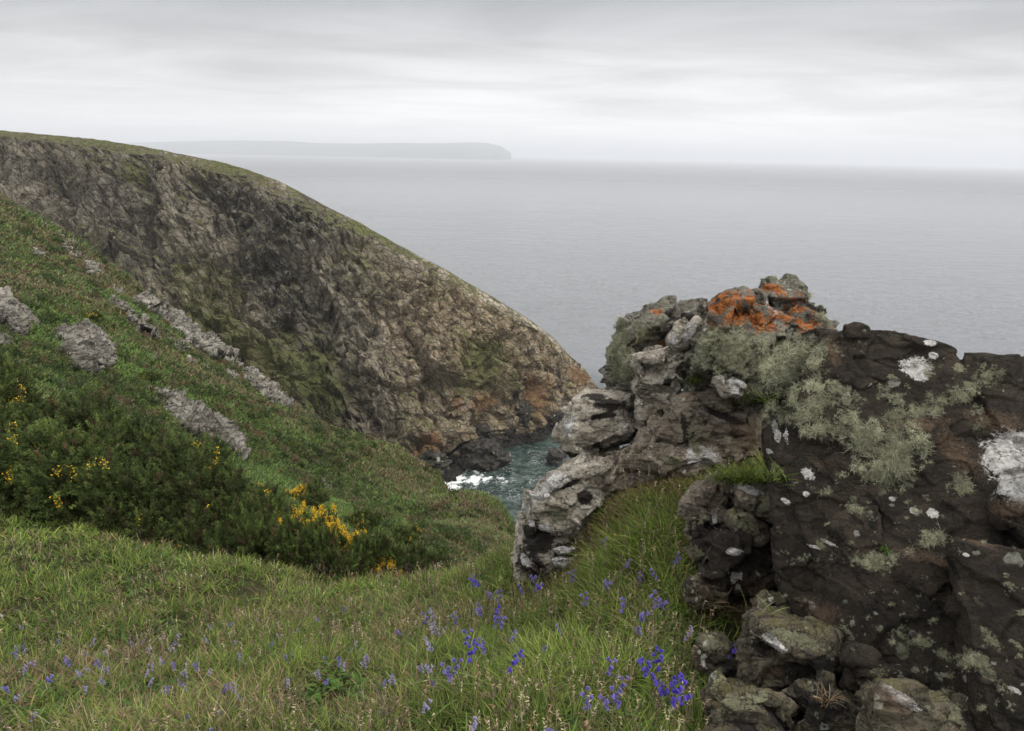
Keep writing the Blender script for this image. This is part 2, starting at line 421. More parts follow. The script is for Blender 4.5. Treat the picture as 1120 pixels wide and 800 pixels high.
terrain = obj('terrain', mesh_np('terrain', VT, grid_faces(nrr, len(th)), mt), kind='structure')

def under_px(px, py, smin=1.0, smax=130):
    """point where the line of sight through a place meets the terrain"""
    d = ray(px, py); s = np.exp(np.linspace(math.log(smin), math.log(smax), 500))
    p = CAM+d*s[:, None]; z = gh(p[:, 0], p[:, 1]); h = np.where(p[:, 2] < z)[0]
    return p[h[0]] if len(h) else p[-1]

# ------------------------------------------------------------------ headland cliff
cols_ = [  # ridge (px,py,s)   base (px,py,s or None = at the waterline)
    ((-420, 120, 215), (-420, 200, 150)), ((-220, 124, 200), (-220, 215, 145)), ((0, 143, 185), (-10, 262, 140)), ((100, 152.5, 178), (80, 330, 138)),
    ((150, 160, 174), (130, 368, 136)), ((200, 169, 170), (175, 405, 134)), ((250, 180, 167), (225, 440, 133)), ((290, 193, 165), (275, 470, 134)), ((320, 206, 164), (315, 492, 136)),
    ((355, 225, 163), (360, 512, 140)), ((400, 248, 162), (410, 522, None)), ((440, 271, 162), (450, 524, None)), ((480, 292, 163), (486, 519, None)),
    ((520, 315, 165), (512, 500, None)), ((555, 336, 168), (545, 486, None)), ((582, 353, 171), (572, 479, None)), ((604, 370, 174), (598, 470, None)),
    ((620, 387, 177), (618, 457, None)), ((636, 403, 180), (636, 444, None)), ((650, 419, 183), (651, 432, None)), ((654, 427, 190), (655, 432, 190))]
rid = np.array([P(*a) for a, b in cols_])
bas = np.array([sea(b[0], b[1]) if b[2] is None else P(*b) for a, b in cols_])
for i, (a, b) in enumerate(cols_):
    if b[2] is None or i == len(cols_)-1: bas[i, 2] = 0
NC, NV = 1050, 440
tcol = np.arange(len(cols_)); tt = np.linspace(0, len(cols_)-1, NC)
# spread columns evenly by horizontal distance
def cub(arr, t):
    i = np.clip(np.floor(t).astype(int), 0, len(arr)-2); f = (t-i)[:, None]
    p0, p1, p2, p3 = arr[np.clip(i-1, 0, None)], arr[i], arr[i+1], arr[np.clip(i+2, None, len(arr)-1)]
    return .5*((2*p1)+(-p0+p2)*f+(2*p0-5*p1+4*p2-p3)*f**2+(-p0+3*p1-3*p2+p3)*f**3)
wts = np.concatenate([[0], np.cumsum(np.maximum(np.linalg.norm(np.diff(bas, axis=0), axis=1), 4))])
wts[2:] = wts[2:]-wts[2]+ (wts[2]*.25); wts[1] = wts[2]*.5; wts[0] = 0
tt = np.interp(np.linspace(0, wts[-1], NC), wts, tcol)
rg, bs = cub(rid, tt), cub(bas, tt)
nback = 60
rows = []
for k in range(nback, 0, -1):          # the back: plateau then seaward slope
    f = k/nback
    b = rg.copy(); dn = rg[:, :2]/np.linalg.norm(rg[:, :2], axis=1)[:, None]
    hgt = np.clip(rg[:, 2:]/60, .05, 1)
    b[:, :2] += dn*(f*70*hgt)
    b[:, 2] -= (f*f*1.0*rg[:, 2]+f*3*hgt[:, 0]); rows.append(b)
lf = sstep(320, 40, np.interp(tt, tcol, [a[0] for a, b in cols_]))
for k in range(NV):
    v = k/(NV-1)
    pw = 1.15+.35*lf
    q = rg*(1-v)+bs*v
    # keep the elevation line straight but bulge it towards a steep head and an easier foot
    s_ = np.sin(v*math.pi)
    q[:, 1] += (4.5*lf-1.0)*s_*.9+1.0*(v**2)
    rows.append(q)
ext = bs.copy()
for k in range(1, 16):
    e_ = bs.copy(); e_[:, 2] -= k*.5; e_[:, 1] -= k*.12; rows.append(e_)
NR = len(rows)
VC = np.concatenate(rows)
nrm = normals_grid(VC, NR, NC)
if nrm[(nback+NV//2)*NC+NC//2] @ np.array([0, -1, .5]) < 0: nrm = -nrm
G_ = nrm.reshape(NR, NC, 3).copy()
for _ in range(3):
    for ax_, wn in ((1, 45), (0, 15)):
        pad = [(0, 0)]*3; pad[ax_] = (wn, wn); cs = np.cumsum(np.pad(G_, pad, mode='edge'), axis=ax_)
        sl1 = [slice(None)]*3; sl2 = [slice(None)]*3; sl1[ax_] = slice(2*wn, None); sl2[ax_] = slice(0, G_.shape[ax_])
        G_ = cs[tuple(sl1)]-cs[tuple(sl2)]; G_ /= np.linalg.norm(G_, axis=2)[..., None]+1e-9
nrm = G_.reshape(-1, 3)
vidx = np.repeat(np.arange(NR), NC); vv = np.clip((vidx-nback)/(NV-1), -1, 1.1)
face = sstep(-.02, .05, vv)*(.10+.90*sstep(.015, .17, vv))
ridgez = np.tile(rg[:, 2], NR); taper = np.clip(ridgez/25, .12, 1)
# buttresses and gullies lean down to the right
sk = np.array([[1, 0, 0], [0, 1, 0], [0, 0, 1.]])
q = VC.copy(); lean = q[:, 0]+.62*q[:, 2]; 
pB = np.c_[lean*.052, q[:, 1]*.02, q[:, 2]*.012+3]
pM = np.c_[lean*.12, q[:, 1]*.06, q[:, 2]*.060+9]
pF = np.c_[lean*.42, q[:, 1]*.25, q[:, 2]*.30]
big = fbm(pB, 3, .55, ridged=True); mid = fbm(pM, 4, .55, ridged=True); fin = fbm(pF, 4, .6, ridged=True)
w1, w2, wid = worley(np.c_[(q[:, 0]+.4*q[:, 2])*.115+.25*mid, q[:, 1]*.10, q[:, 2]*.085]); blk = (w2-w1); f1 = worley.facet
w3, w4, wid2 = worley(np.c_[(q[:, 0]+.5*q[:, 2])*.50+fin*.3, q[:, 1]*.35, q[:, 2]*.36]); blk2 = (w4-w3); f2 = worley.facet
w5, w6, wid0 = worley(np.c_[q[:, 0]*.30+fin*.3+7, q[:, 1]*.25, q[:, 2]*.22]); f0 = worley.facet
st = (q[:, 2]*.9+q[:, 0]*.42+2.0*fbm(q*.05, 3))*.45; saw = st-np.floor(st)
disp = 6.5*big+2.0*mid+.35*fin+.5*sstep(0, .15, blk)+2.6*(wid-.5)+4.6*f1+.25*sstep(0, .12, blk2)+.8*(wid2-.5)+2.0*f2+.3*saw-2.2+1.4*f0+1.0*(wid0-.5)
disp += .35*fbm(q*1.1, 4, .65)
px_, py_, s_ = project(VC)
def spot3(V, px, py, rad, asp=1.0, rot=0.0):
    """mask of a patch of real radius rad (m) round the surface point seen at px,py"""
    ok = (s_ > 5) & (vv > -.02)
    dpx = (px_-px)**2+(py_-py)**2+np.where(ok, 0, 1e9); c = V[np.argmin(dpx)]
    d = V-c
    a = d[:, 0]*math.cos(rot)+d[:, 2]*math.sin(rot); b = -d[:, 0]*math.sin(rot)+d[:, 2]*math.cos(rot)
    return np.exp(-((a/(rad*asp))**2+(b/rad)**2+(d[:, 1]/(rad*3))**2))
for px, py, rad, asp, rot, am in ((612, 408, 3.0, .45, .2, -9), (566, 432, 3.6, .8, 0, -7), (520, 470, 3.2, .6, .3, -5), (460, 438, 1.0, .8, 0, -5), (486, 500, 2.0, .5, .3, -5),
                                 (330, 330, 6, 1.6, -.9, -4), (265, 215, 6, .5, -.6, -5), (430, 300, 16, .16, .95, -5), (190, 300, 18, .15, 1.0, -4), (300, 250, 16, .2, .8, 4), (540, 430, 5, .5, .7, 4),
                                 (480, 360, 22, .12, .85, 3.5), (120, 210, 9, .4, -1.0, 4), (345, 300, 5, 1.2, -.6, 5), (585, 425, 5, .35, .6, 3), (545, 400, 20, .12, .9, -3)):
    disp += am*spot3(VC, px, py, rad, asp, rot)
amp = face*taper*(1-.55*sstep(.75, 1.0, vv)*0)
VC = VC+nrm*(disp*amp)[:, None]
VC[:, 2] = np.where((vv > 0), np.minimum(VC[:, 2], ridgez-2.0*np.clip(vv, 0, .1)*10*taper+.3), VC[:, 2])
bk = (1-face)*.35*fbm(VC*.2, 3)*np.clip(taper, .3, 1); VC[:, 2] += bk
nn = normals_grid(VC, NR, NC)
if nn[(nback+NV//2)*NC+NC//2] @ np.array([0, -1, .5]) < 0: nn = -nn
px_, py_, s_ = project(VC)
up = nn[:, 2]
lo = fbm(VC*.06, 4, .55)
grass = sstep(.62, .88, up+.35*lo+.15*fbm(VC*.5, 3))*.85
grass = np.maximum(grass, (1-sstep(.0, .022, vv+.035*lo+.03*fin)))
for px, py, rad, asp, rot, a_ in ((225, 350, 9, 2.2, -.9, .9), (290, 400, 8, 2.0, -.8, 1.0), (345, 425, 7, 1.6, -.8, .9), (170, 250, 10, .3, .9, .5), (150, 195, 8, .35, .9, .8), (262, 330, 6, 1.5, -.8, .6),
                                 (360, 385, 5, 1.4, -.5, .8), (530, 395, 7, 1.7, -.7, .85), (560, 415, 4, 1.5, -.6, .7), (230, 175, 8, 2, -.3, .6), (110, 180, 6, 1, -.6, .5), (400, 290, 9, 1.6, -.7, .45), (480, 320, 8, 1.8, -.6, .5), (60, 280, 8, 2.0, -.7, .7), (130, 340, 8, 2.0, -.7, .8)):
    grass = np.maximum(grass, a_*spot3(VC, px, py, rad, asp, rot)*(.55+.6*(.5+lo)))
orange = np.zeros(len(VC))
for px, py, rad, asp, rot, a_ in ((585, 430, 6.5, .6, .6, 1.0), (600, 415, 4, .5, .6, .8), (630, 410, 4, .6, .7, .9), (530, 440, 3.5, 1.3, 0, .9), (520, 425, 3, 1, 0, .7), (470, 485, 4.5, .8, .4, .95), (455, 500, 3.5, 1, .2, .8), (640, 415, 2.5, 1, 0, .9),
                                 (500, 440, 3, .6, .3, .8), (400, 420, 6, .4, .6, .45), (378, 325, 3, .5, .6, .5), (430, 380, 8, .5, .8, .4), (540, 370, 12, 1.2, -.7, .35)):
    orange = np.maximum(orange, a_*spot3(VC, px, py, rad, asp, rot))
wet = sstep(5.0, 1.2, VC[:, 2]+1.5*lo+.8*fin)
wet = np.maximum(wet, .8*spot3(VC, 612, 408, 2.6, .5, .2)); wet = np.maximum(wet, .8*spot3(VC, 566, 432, 2.6, .8, 0))  # cave and cleft hollows darkened through the wet mask to paint their shade
recess_shade = np.zeros(len(VC))  # shade of cliff recesses painted as dark patches
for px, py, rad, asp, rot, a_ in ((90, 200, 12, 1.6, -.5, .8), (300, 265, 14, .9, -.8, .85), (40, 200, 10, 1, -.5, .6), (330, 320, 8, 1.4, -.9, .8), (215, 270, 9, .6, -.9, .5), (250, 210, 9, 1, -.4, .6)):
    recess_shade = np.maximum(recess_shade, a_*spot3(VC, px, py, rad, asp, rot))
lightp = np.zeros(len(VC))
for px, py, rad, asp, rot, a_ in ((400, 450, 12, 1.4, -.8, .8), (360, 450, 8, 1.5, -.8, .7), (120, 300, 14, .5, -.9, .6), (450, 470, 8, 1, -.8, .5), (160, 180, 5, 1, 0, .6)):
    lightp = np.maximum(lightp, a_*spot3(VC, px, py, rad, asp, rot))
warm = sstep(380, 470, px_+.25*(py_-300)+60*lo)*sstep(.02, .2, vv)
mt, N, out = new_mat('headland_cliff')
g = N.new('ShaderNodeNewGeometry'); pv = g.outputs['Position']
sp = N.new('ShaderNodeSeparateXYZ'); N.put(sp.inputs[0], pv)
cbn = N.new('ShaderNodeCombineXYZ'); N.put(cbn.inputs[0], N.math('ADD', sp.outputs[0], N.math('MULTIPLY', sp.outputs[2], .45)))
N.put(cbn.inputs[1], sp.outputs[1]); N.put(cbn.inputs[2], N.math('MULTIPLY', sp.outputs[2], .95)); lv = cbn.outputs[0]
n0 = N.noise(lv, .03, 4, .55, .6); n1 = N.noise(lv, .075, 9, .62, .4); n2 = N.noise(lv, .55, 10, .72, .5); n3 = N.noise(pv, 2.2, 8, .75)
col = N.mix(N.mapr(n1, .38, .60), (.135, .116, .088), (.37, .325, .25))
warmc = N.mix(N.mapr(n2, .40, .60), (.19, .145, .09), (.42, .325, .21))
col = N.mix(N.math('MULTIPLY', N.attr('warm'), .8), col, warmc)
col = N.mix(N.math('MULTIPLY', N.attr('recess_shade'), .72), col, N.mix(n2, (.018, .016, .015), (.06, .052, .048)))
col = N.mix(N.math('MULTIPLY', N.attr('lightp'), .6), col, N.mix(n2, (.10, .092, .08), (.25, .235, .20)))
col = N.mix(1.0, col, N.mapr(n0, .36, .64, .74, 1.32), 'MULTIPLY')
lic = N.mapr(N.math('ADD', n2, N.math('MULTIPLY', N.math('SUBTRACT', n3, .5), .7)), .545, .62)
col = N.mix(N.math('MULTIPLY', lic, .8), col, (.33, .32, .28))
dk = N.mapr(n2, .37, .45, 1, 0)
col = N.mix(N.math('MULTIPLY', dk, .62), col, (.035, .030, .025))
vo = N.vor(N.vmath('ADD', lv, N.vmath('SCALE', N.noise(lv, 1.2, 4, .6, col=True), .7)), .55, 'DISTANCE_TO_EDGE')
crk = N.mapr(vo.outputs['Distance'], .0, .10, 1, 0)
col = N.mix(N.math('MULTIPLY', crk, .40), col, (.022, .019, .017))
e2 = N.math('MULTIPLY', N.math('SUBTRACT', n2, .5), 1.3)
col = N.mix(N.mapr(N.math('ADD', N.attr('orange'), e2), (.46), .80, 0, .75), col, N.mix(n3, (.19, .095, .045), (.36, .20, .095)))
e3 = N.math('ADD', e2, N.math('MULTIPLY', N.math('SUBTRACT', n3, .5), .9))
gcol = N.mix(N.mapr(n3, .4, .62), (.085, .098, .034), (.165, .17, .062)); gcol = N.mix(N.mapr(n1, .45, .62), gcol, (.11, .10, .045))
gm = N.mapr(N.math('ADD', N.attr('grass'), N.math('MULTIPLY', e3, 1.3)), .40, .66, 0, .92)
col = N.mix(gm, col, gcol)
col = N.mix(N.mapr(N.math('ADD', N.attr('wet'), e2), .35, .65), col, N.mix(n3, (.017, .016, .015), (.05, .045, .04)))  # waterline wetness, plus painted shade in the two hollows
h = N.math('ADD', N.math('MULTIPLY', n2, 1.0), N.math('MULTIPLY', n3, .45)); h = N.math('SUBTRACT', h, N.math('MULTIPLY', crk, .5))
principled(N, out, col, N.mapr(N.attr('wet'), .3, .8, .95, .5), .2, bump(N, h, .9, 1.1))
obj('cliff', mesh_np('cliff', VC, grid_faces(NR, NC), mt, attrs=dict(grass=grass, orange=orange, wet=wet, recess_shade=recess_shade, lightp=lightp, warm=warm)),
    kind='structure', label='craggy brown headland cliff falling to the sea inlet')

# ------------------------------------------------------------------ sea
nr_s = 760
rs = np.exp(np.linspace(math.log(70), math.log(600), 520)); rs = np.concatenate([rs, np.exp(np.linspace(math.log(600), math.log(42000), 161))[1:]])
ts = np.concatenate([np.linspace(R(-85), R(-40), 30, endpoint=False), np.linspace(R(-40), R(42), 700), np.linspace(R(42), R(95), 30)[1:]])
TS, RS = np.meshgrid(ts, rs); xs, ys = (RS*np.sin(TS)).ravel(), (RS*np.cos(TS)).ravel()
ps = np.c_[xs, ys, np.zeros_like(xs)]; fall = np.clip(1-(RS.ravel()-250)/350, 0, 1)
zs = fall*(.30*fbm(ps*np.array([.10, .16, 1]), 3, .55, ridged=True)+.16*fbm(ps*.45, 3, .6))
# foam: distance to the cliff foot line and to the sea rocks
foot = bs[(tt > 9.5) & (tt < 19.5)][::6, :2]
dshore = np.full(len(xs), 99.0); nearm = (RS.ravel() < 260) & (ys > 80)
idx = np.where(nearm)[0]
for a in range(0, len(idx), 20000):
    b = idx[a:a+20000]
    dshore[b] = np.sqrt(((ps[b, None, :2]-foot[None])**2).sum(2)).min(1)
srocks = [(528, 508, 4.4), (607, 506, 1.5), (570, 470, 4.0), (505, 494, 3.5), (478, 523, 2.5)]
for px, py, rd in srocks:
    c = sea(px, py); dshore = np.minimum(dshore, np.abs(np.hypot(xs-c[0], ys-c[1])-rd*.85)+.2)
fn = fbm(ps*.22, 4, .6); fn2 = fbm(ps*.8+5, 4, .65)
foam = sstep(1.9, .1, dshore+2.2*fn+1.0)*.75
def fpatch(px, py, rad, am, asp=1):
    c = sea(px, py); return am*np.exp(-(((xs-c[0])/(rad*asp))**2+((ys-c[1])/rad)**2))
for q in ((494, 524, 7.0, 1.5, 1.2), (522, 526, 5, .95, 1.7), (550, 530, 5, .55, 2.2), (540, 528, 3, .55, 1.5), (556, 500, 2.2, .7, 1), (487, 524, 3, .9, 1), (495, 515, 1.6, .8, .6), (525, 483, 2.5, .6, 1.2), (588, 474, 2.0, .6, 1.5), (604, 505, 1.2, .5, 2), (548, 515, 3, .4, 1.4), (655, 429, 1.6, .6, 2), (560, 548, 2.5, .25, 2), (566, 560, 2, .5, 1), (535, 535, 8, .40, 2.0), (575, 500, 9, .30, 1.6), (590, 520, 7, .22, 2)):
    foam = np.maximum(foam, fpatch(*q)*np.clip(.55+1.5*fn+1.2*fn2, 0, 1.4))
zs += .35*np.clip(foam, 0, 1)*(.6+fn2)
cove = np.clip(1-np.hypot((xs-0)/75, (ys-140)/70), 0, 1)
mt, N, out = new_mat('sea_water')
g = N.new('ShaderNodeNewGeometry'); pv = g.outputs['Position']
dist = N.vmath('LENGTH', pv)
wav = N.noise(N.mapping(pv, (1, 1.6, 1), (0, 0, .35)), .35, 8, .62, .6)
swell = N.noise(N.mapping(pv, (1, 2.2, 1), (0, 0, .25)), .045, 5, .6, .4)
patch = N.noise(N.mapping(pv, (1, 2.6, 1), (0, 0, -.3)), .0045, 6, .6, .8)
wtr = N.mix(N.mapr(N.attr('cove'), 0, .5), (.155, .164, .176), N.mix(N.mapr(wav, .42, .58), (.018, .032, .030), (.055, .078, .068)))
fm = N.mapr(N.math('ADD', N.attr('foam'), N.math('MULTIPLY', N.math('SUBTRACT', N.noise(pv, .9, 8, .7, 1.2), .5), 1.1)), .36, .82)
lines = N.mapr(N.math('ABSOLUTE', N.math('SUBTRACT', N.noise(pv, .30, 5, .6, 2.2), .5)), .0, .030, .55, 0)
lines = N.math('MULTIPLY', lines, N.mapr(N.attr('foam'), .04, .30))
fm = N.math('MAXIMUM', fm, N.math('MULTIPLY', lines, N.mapr(N.noise(pv, 1.6, 6, .7), .42, .58)))
cw = N.mapr(N.math('MULTIPLY', wav, N.mapr(patch, .3, .7, .8, 1.15)), .76, .80)
fm = N.math('MAXIMUM', fm, N.math('MULTIPLY', cw, .35))
colw = N.mix(fm, wtr, (.78, .80, .80))
hh = N.math('ADD', N.math('MULTIPLY', wav, .55), N.math('MULTIPLY', swell, 2.4))
hh = N.math('ADD', hh, N.math('MULTIPLY', N.noise(pv, 2.4, 5, .6, .5), .10))
stg = N.math('MULTIPLY', N.mapr(patch, .3, .7, .6, 1.0), N.mapr(dist, 200, 1600, .9, .22))
bw = N.new('ShaderNodeBump'); N.put(bw.inputs['Height'], N.math('MULTIPLY', hh, stg)); bw.inputs['Strength'].default_value = .8; bw.inputs['Distance'].default_value = 1.0
rgh = N.math('ADD', N.mapr(dist, 150, 3000, .10, .36), N.math('MULTIPLY', fm, .5))
principled(N, out, colw, rgh, .5, bw.outputs[0], IOR=1.333)
Vs = np.c_[xs, ys, zs]
obj('sea', mesh_np('sea', Vs, grid_faces(len(rs), len(ts)), mt, attrs=dict(foam=foam, cove=cove)), kind='structure')

# ------------------------------------------------------------------ far headland across the bay
prof = [(-500, 150), (-200, 152), (0, 154), (100, 157.5), (160, 156), (205, 154.5), (250, 154), (310, 154.5), (350, 157), (400, 157), (470, 156.5), (520, 156), (536, 157), (548, 160), (554, 164), (560, 167.5)]
DIST = 11500.0
nf = 500; pxs = np.linspace(-500, 559, nf); pys = np.interp(pxs, [a for a, b in prof], [b for a, b in prof])
top = np.array([P(a, b, DIST/1.0) for a, b in zip(pxs, pys)])
rowsf = []
for v in np.linspace(0, 1, 40):
    b = top.copy(); b[:, 2] = np.maximum(top[:, 2], .5)*(1-v**1.6)-2*v; b[:, 1] -= 1800*v*np.clip(top[:, 2]/150, .05, 1.2); rowsf.append(b)
backf = top.copy(); backf[:, 1] += 1500; backf[:, 2] = -4
rowsf = [backf]+rowsf
Vf = np.concatenate(rowsf); Vf[:, 2] += np.where(Vf[:, 2] > 12, 14*fbm(Vf*.0014, 4), 0)
mt, N, out = new_mat('far_farmland')
g = N.new('ShaderNodeNewGeometry'); pv = g.outputs['Position']
vo = N.vor(N.mapping(pv, (1, .6, 1)), .0022); sc_ = N.new('ShaderNodeSeparateColor'); N.put(sc_.inputs[0], vo.outputs['Color'])
cf = N.mix(sc_.outputs[0], (.025, .035, .022), (.085, .105, .055)); cf = N.mix(N.mapr(N.noise(pv, .0028, 6, .65), .48, .6), cf, (.04, .045, .035))
principled(N, out, cf, .95, .1)
obj('hills', mesh_np('hills', Vf, grid_faces(len(rowsf), nf), mt), kind='structure', label='long low headland fading into haze across the bay')

# ------------------------------------------------------------------ haze
x0, x1, y0, y1, z0, z1 = -46000, 46000, -3000, 46000, -10, 330
Vb = [(x, y, z) for x in (x0, x1) for y in (y0, y1) for z in (z0, z1)]
Fb = [(0, 1, 3, 2), (4, 6, 7, 5), (0, 4, 5, 1), (2, 3, 7, 6), (0, 2, 6, 4), (1, 5, 7, 3)]
mt, N, out = new_mat('haze_air')
vp = N.new('ShaderNodeVolumePrincipled'); vp.inputs['Color'].default_value = (.92, .95, 1.0, 1); vp.inputs['Density'].default_value = 1.5e-4
vp.inputs['Anisotropy'].default_value = .2
N.l.new(vp.outputs[0], out.inputs['Volume'])
obj('haze', mesh_np('haze', Vb, Fb, mt, False), kind='stuff')

# ------------------------------------------------------------------ rocks
def hull(bm, pts):
    vs = [bm.verts.new(p) for p in pts]
    r = bmesh.ops.convex_hull(bm, input=vs, use_existing_faces=False)
    junk = [g for g in r['geom_interior'] if isinstance(g, bmesh.types.BMVert) and g.is_valid]
    bmesh.ops.delete(bm, geom=junk, context='VERTS')
ALLROCK = []
rough_scale = [1.0]; lift = [70]
def rock(name, pieces, mat, vox, label, category='rock', marks=(), amp=.03, freq=3.0, group=None, strata=.5, kind=None, cells=4.0, boost=1.0, parent_loc=None):
    """pieces: (outline, s, bulge, thickness[, front shrink]); every piece is a convex block with real depth, welded into one rock"""
    me0 = bpy.data.meshes.new('tmp')
    bm = bmesh.new()
    for pc in pieces:
        outl, s, bulge, th = pc[:4]; shr = pc[4] if len(pc) > 4 else .72
        n = len(outl); ss = [s]*n if not isinstance(s, (list, tuple)) else s
        cx = sum(a for a, b in outl)/n; cy = sum(b for a, b in outl)/n
        pts = []
        for (a, b), q in zip(outl, ss):
            pts.append(P(a, b, q)); pts.append(P(a, b, q+th*.45))
            pts.append(P(cx+(a-cx)*shr, cy+(b-cy)*shr, q-bulge)); pts.append(P(cx+(a-cx)*.8, cy+(b-cy)*.8, q+th))
        b2 = bmesh.new(); hull(b2, pts); t = bpy.data.meshes.new('t'); b2.to_mesh(t); b2.free(); bm.from_mesh(t); bpy.data.meshes.remove(t)
    bmesh.ops.recalc_face_normals(bm, faces=bm.faces)
    bm.to_mesh(me0); bm.free()
    o = bpy.data.objects.new('tmp', me0); COL.objects.link(o)
    md = o.modifiers.new('r', 'REMESH'); md.mode = 'VOXEL'; md.voxel_size = vox; md.use_smooth_shade = True
    dg = bpy.context.evaluated_depsgraph_get(); dg.update()
    me = bpy.data.meshes.new_from_object(o.evaluated_get(dg)); bpy.data.objects.remove(o); bpy.data.meshes.remove(me0)
    me.name = name
    n = len(me.vertices); V = np.empty(n*3, np.float32); me.vertices.foreach_get('co', V); V = V.reshape(-1, 3).astype(float)
    Nn = np.empty(n*3, np.float32); me.vertex_normals.foreach_get('vector', Nn); Nn = Nn.reshape(-1, 3).astype(float)
    q = (V-CAM)*freq
    wp = q+.35*np.c_[fbm(q*1.1+3, 3), fbm(q*1.1+31, 3), fbm(q*1.1+57, 3)]
    d1, d2, cid = worley(wp*np.array([1, 1, 1.5])*cells/4)
    fc1 = worley.facet
    e1, e2, cid2 = worley(wp*np.array([2.2, 2.2, 4.2])*cells/4+11); fc2 = worley.facet
    st = (q[:, 2]*1.0+q[:, 0]*.18+.5*fbm(q*.6, 3))*2.3; saw = st-np.floor(st); saw = np.where(saw < .85, saw, (1-saw)*.85/.15)
    d = .35*fbm(q*.8, 2, .5)+1.0*(cid-.5)+.6*(cid2-.5)+2.6*fc1+1.25*fc2-.3*sstep(.06, .0, d2-d1)-.15*sstep(.08, 0, e2-e1)+.28*fbm(q*2.2, 4, .6, ridged=True)+strata*.45*(saw-.5)*(.4+fbm(q*.5+9, 2))
    d += rough_scale[0]*(.34*fbm(q*4.5, 5, .68)+.16*fbm(q*9+5, 3, .6, ridged=True))
    d -= np.percentile(d, lift[0])
    V2 = V+Nn*(amp*d)[:, None]
    me.vertices.foreach_set('co', V2.astype(np.float32).ravel()); me.update()
    bv = BVHTree.FromPolygons([tuple(v) for v in V2], [tuple(p.vertices) for p in me.polygons])
    masks = {k: np.zeros(n) for k in ('m_dark', 'm_white', 'm_orange', 'm_green', 'm_brown')}
    for kd, a, b, rx, ry, rot in marks:
        h = bv.ray_cast(Vector(CAM), Vector(ray(a, b)))
        if h[0] is None: continue
        c = np.array(h[0]); s = (c-CAM)@_F; dv = V2-c
        u = dv@_R*F_PX/s; v_ = dv@_U*F_PX/s; dp = dv@_F*F_PX/s
        r_ = R(rot); uu = u*math.cos(r_)+v_*math.sin(r_); v2 = -u*math.sin(r_)+v_*math.cos(r_)
        dd = np.sqrt((uu/rx)**2+(v2/ry)**2+(dp/(2.2*max(rx, ry)))**2)
        masks['m_'+kd] = np.maximum(masks['m_'+kd], np.clip(1.05-.57*dd, 0, 1))
    for k, v_ in masks.items():
        at = me.attributes.new(k, 'FLOAT', 'POINT'); at.data.foreach_set('value', v_.astype(np.float32))
    org = V2.mean(0); org[2] = V2[:, 2].min()
    me.transform(Matrix.Translation(-Vector(org)))
    me.materials.clear(); me.materials.append(mat)
    me.polygons.foreach_set('use_smooth', np.ones(len(me.polygons), bool))
    ob = obj(name, me, None, tuple(org), label=label, category=category, group=group, kind=kind)
    ALLROCK.append((ob, bv)); return ob
def rhit(px, py):
    best = None
    d = Vector(ray(px, py))
    for ob, bv in ALLROCK:
        h = bv.ray_cast(Vector(CAM), d)
        if h[0] is not None and (best is None or h[3] < best[3]): best = h
    return best

# --- the near outcrop on the right, from back to front
rock('boulder', [([(828, 328), (840, 311), (862, 307), (880, 316), (897, 335), (906, 346), (905, 362), (870, 372), (835, 350)], 4.35, .15, .6)], M_GREY, .013,
     'dark lichen-crusted boulder behind the orange-topped rock, highest on the outcrop',
     marks=[('dark', 885, 335, 22, 26, 0), ('orange', 846, 316, 14, 8, -30), ('orange', 868, 332, 8, 10, 0), ('green', 900, 350, 10, 14, 0), ('green', 850, 305, 12, 5, 0)], amp=.035)
rock('boulder', [([(760, 374), (773, 349), (788, 329), (813, 320), (832, 325), (858, 341), (884, 351), (912, 364), (905, 400), (870, 420), (800, 400)], 3.95, .16, .8),
                 ([(752, 404), (768, 372), (800, 362), (860, 372), (880, 400), (850, 432), (815, 440), (785, 422)], 3.85, .16, .7),
                 ([(745, 385), (800, 370), (860, 380), (862, 455), (800, 455), (745, 450)], 4.3, .05, .4, .9)], M_GREY, .010,
     'rock crusted with bright orange lichen on top and grey lichen below',
     marks=[('orange', 812, 328, 34, 13, 10), ('orange', 850, 345, 40, 11, -32), ('orange', 790, 340, 14, 12, 0), ('orange', 830, 356, 22, 10, 0), ('orange', 884, 356, 30, 11, -25), ('orange', 860, 338, 34, 12, -32), ('orange', 815, 345, 34, 16, 0), ('orange', 795, 328, 16, 14, 0), ('orange', 782, 358, 8, 6, 0),
            ('green', 800, 385, 40, 30, 0), ('green', 850, 395, 40, 30, 0), ('green', 775, 375, 16, 20, 0), ('white', 842, 336, 16, 3, -40), ('dark', 785, 325, 10, 9, 0), ('dark', 866, 400, 20, 20, 0), ('dark', 790, 410, 20, 8, 0)], amp=.034, freq=3.4)
rock('boulder', [([(669, 428), (668, 388), (675, 362), (690, 350), (706, 339), (729, 335), (742, 345), (751, 339), (767, 338), (775, 350), (770, 385), (740, 420), (700, 440)], 4.75, .2, .8)], M_GREY, .013,
     'upper left boulder of the outcrop, hairy grey lichen down its left edge',
     marks=[('green', 680, 390, 14, 34, 0), ('orange', 697, 351, 9, 7, 0), ('orange', 705, 371, 12, 7, 0), ('orange', 718, 340, 8, 5, 0), ('orange', 727, 375, 9, 8, 0), ('green', 705, 365, 18, 12, 0), ('dark', 748, 350, 20, 9, 0), ('dark', 725, 362, 25, 5, 20)], amp=.045)
rock('stone', [([(733, 372), (742, 358), (762, 347), (768, 352), (766, 364), (752, 383), (738, 386)], 4.38, .06, .4)], M_PALE, .009,
     'small tilted slab with a white lichen stripe beside the orange rock', marks=[('white', 753, 364, 6, 15, -35), ('white', 738, 372, 4, 6, 0)], amp=.018)
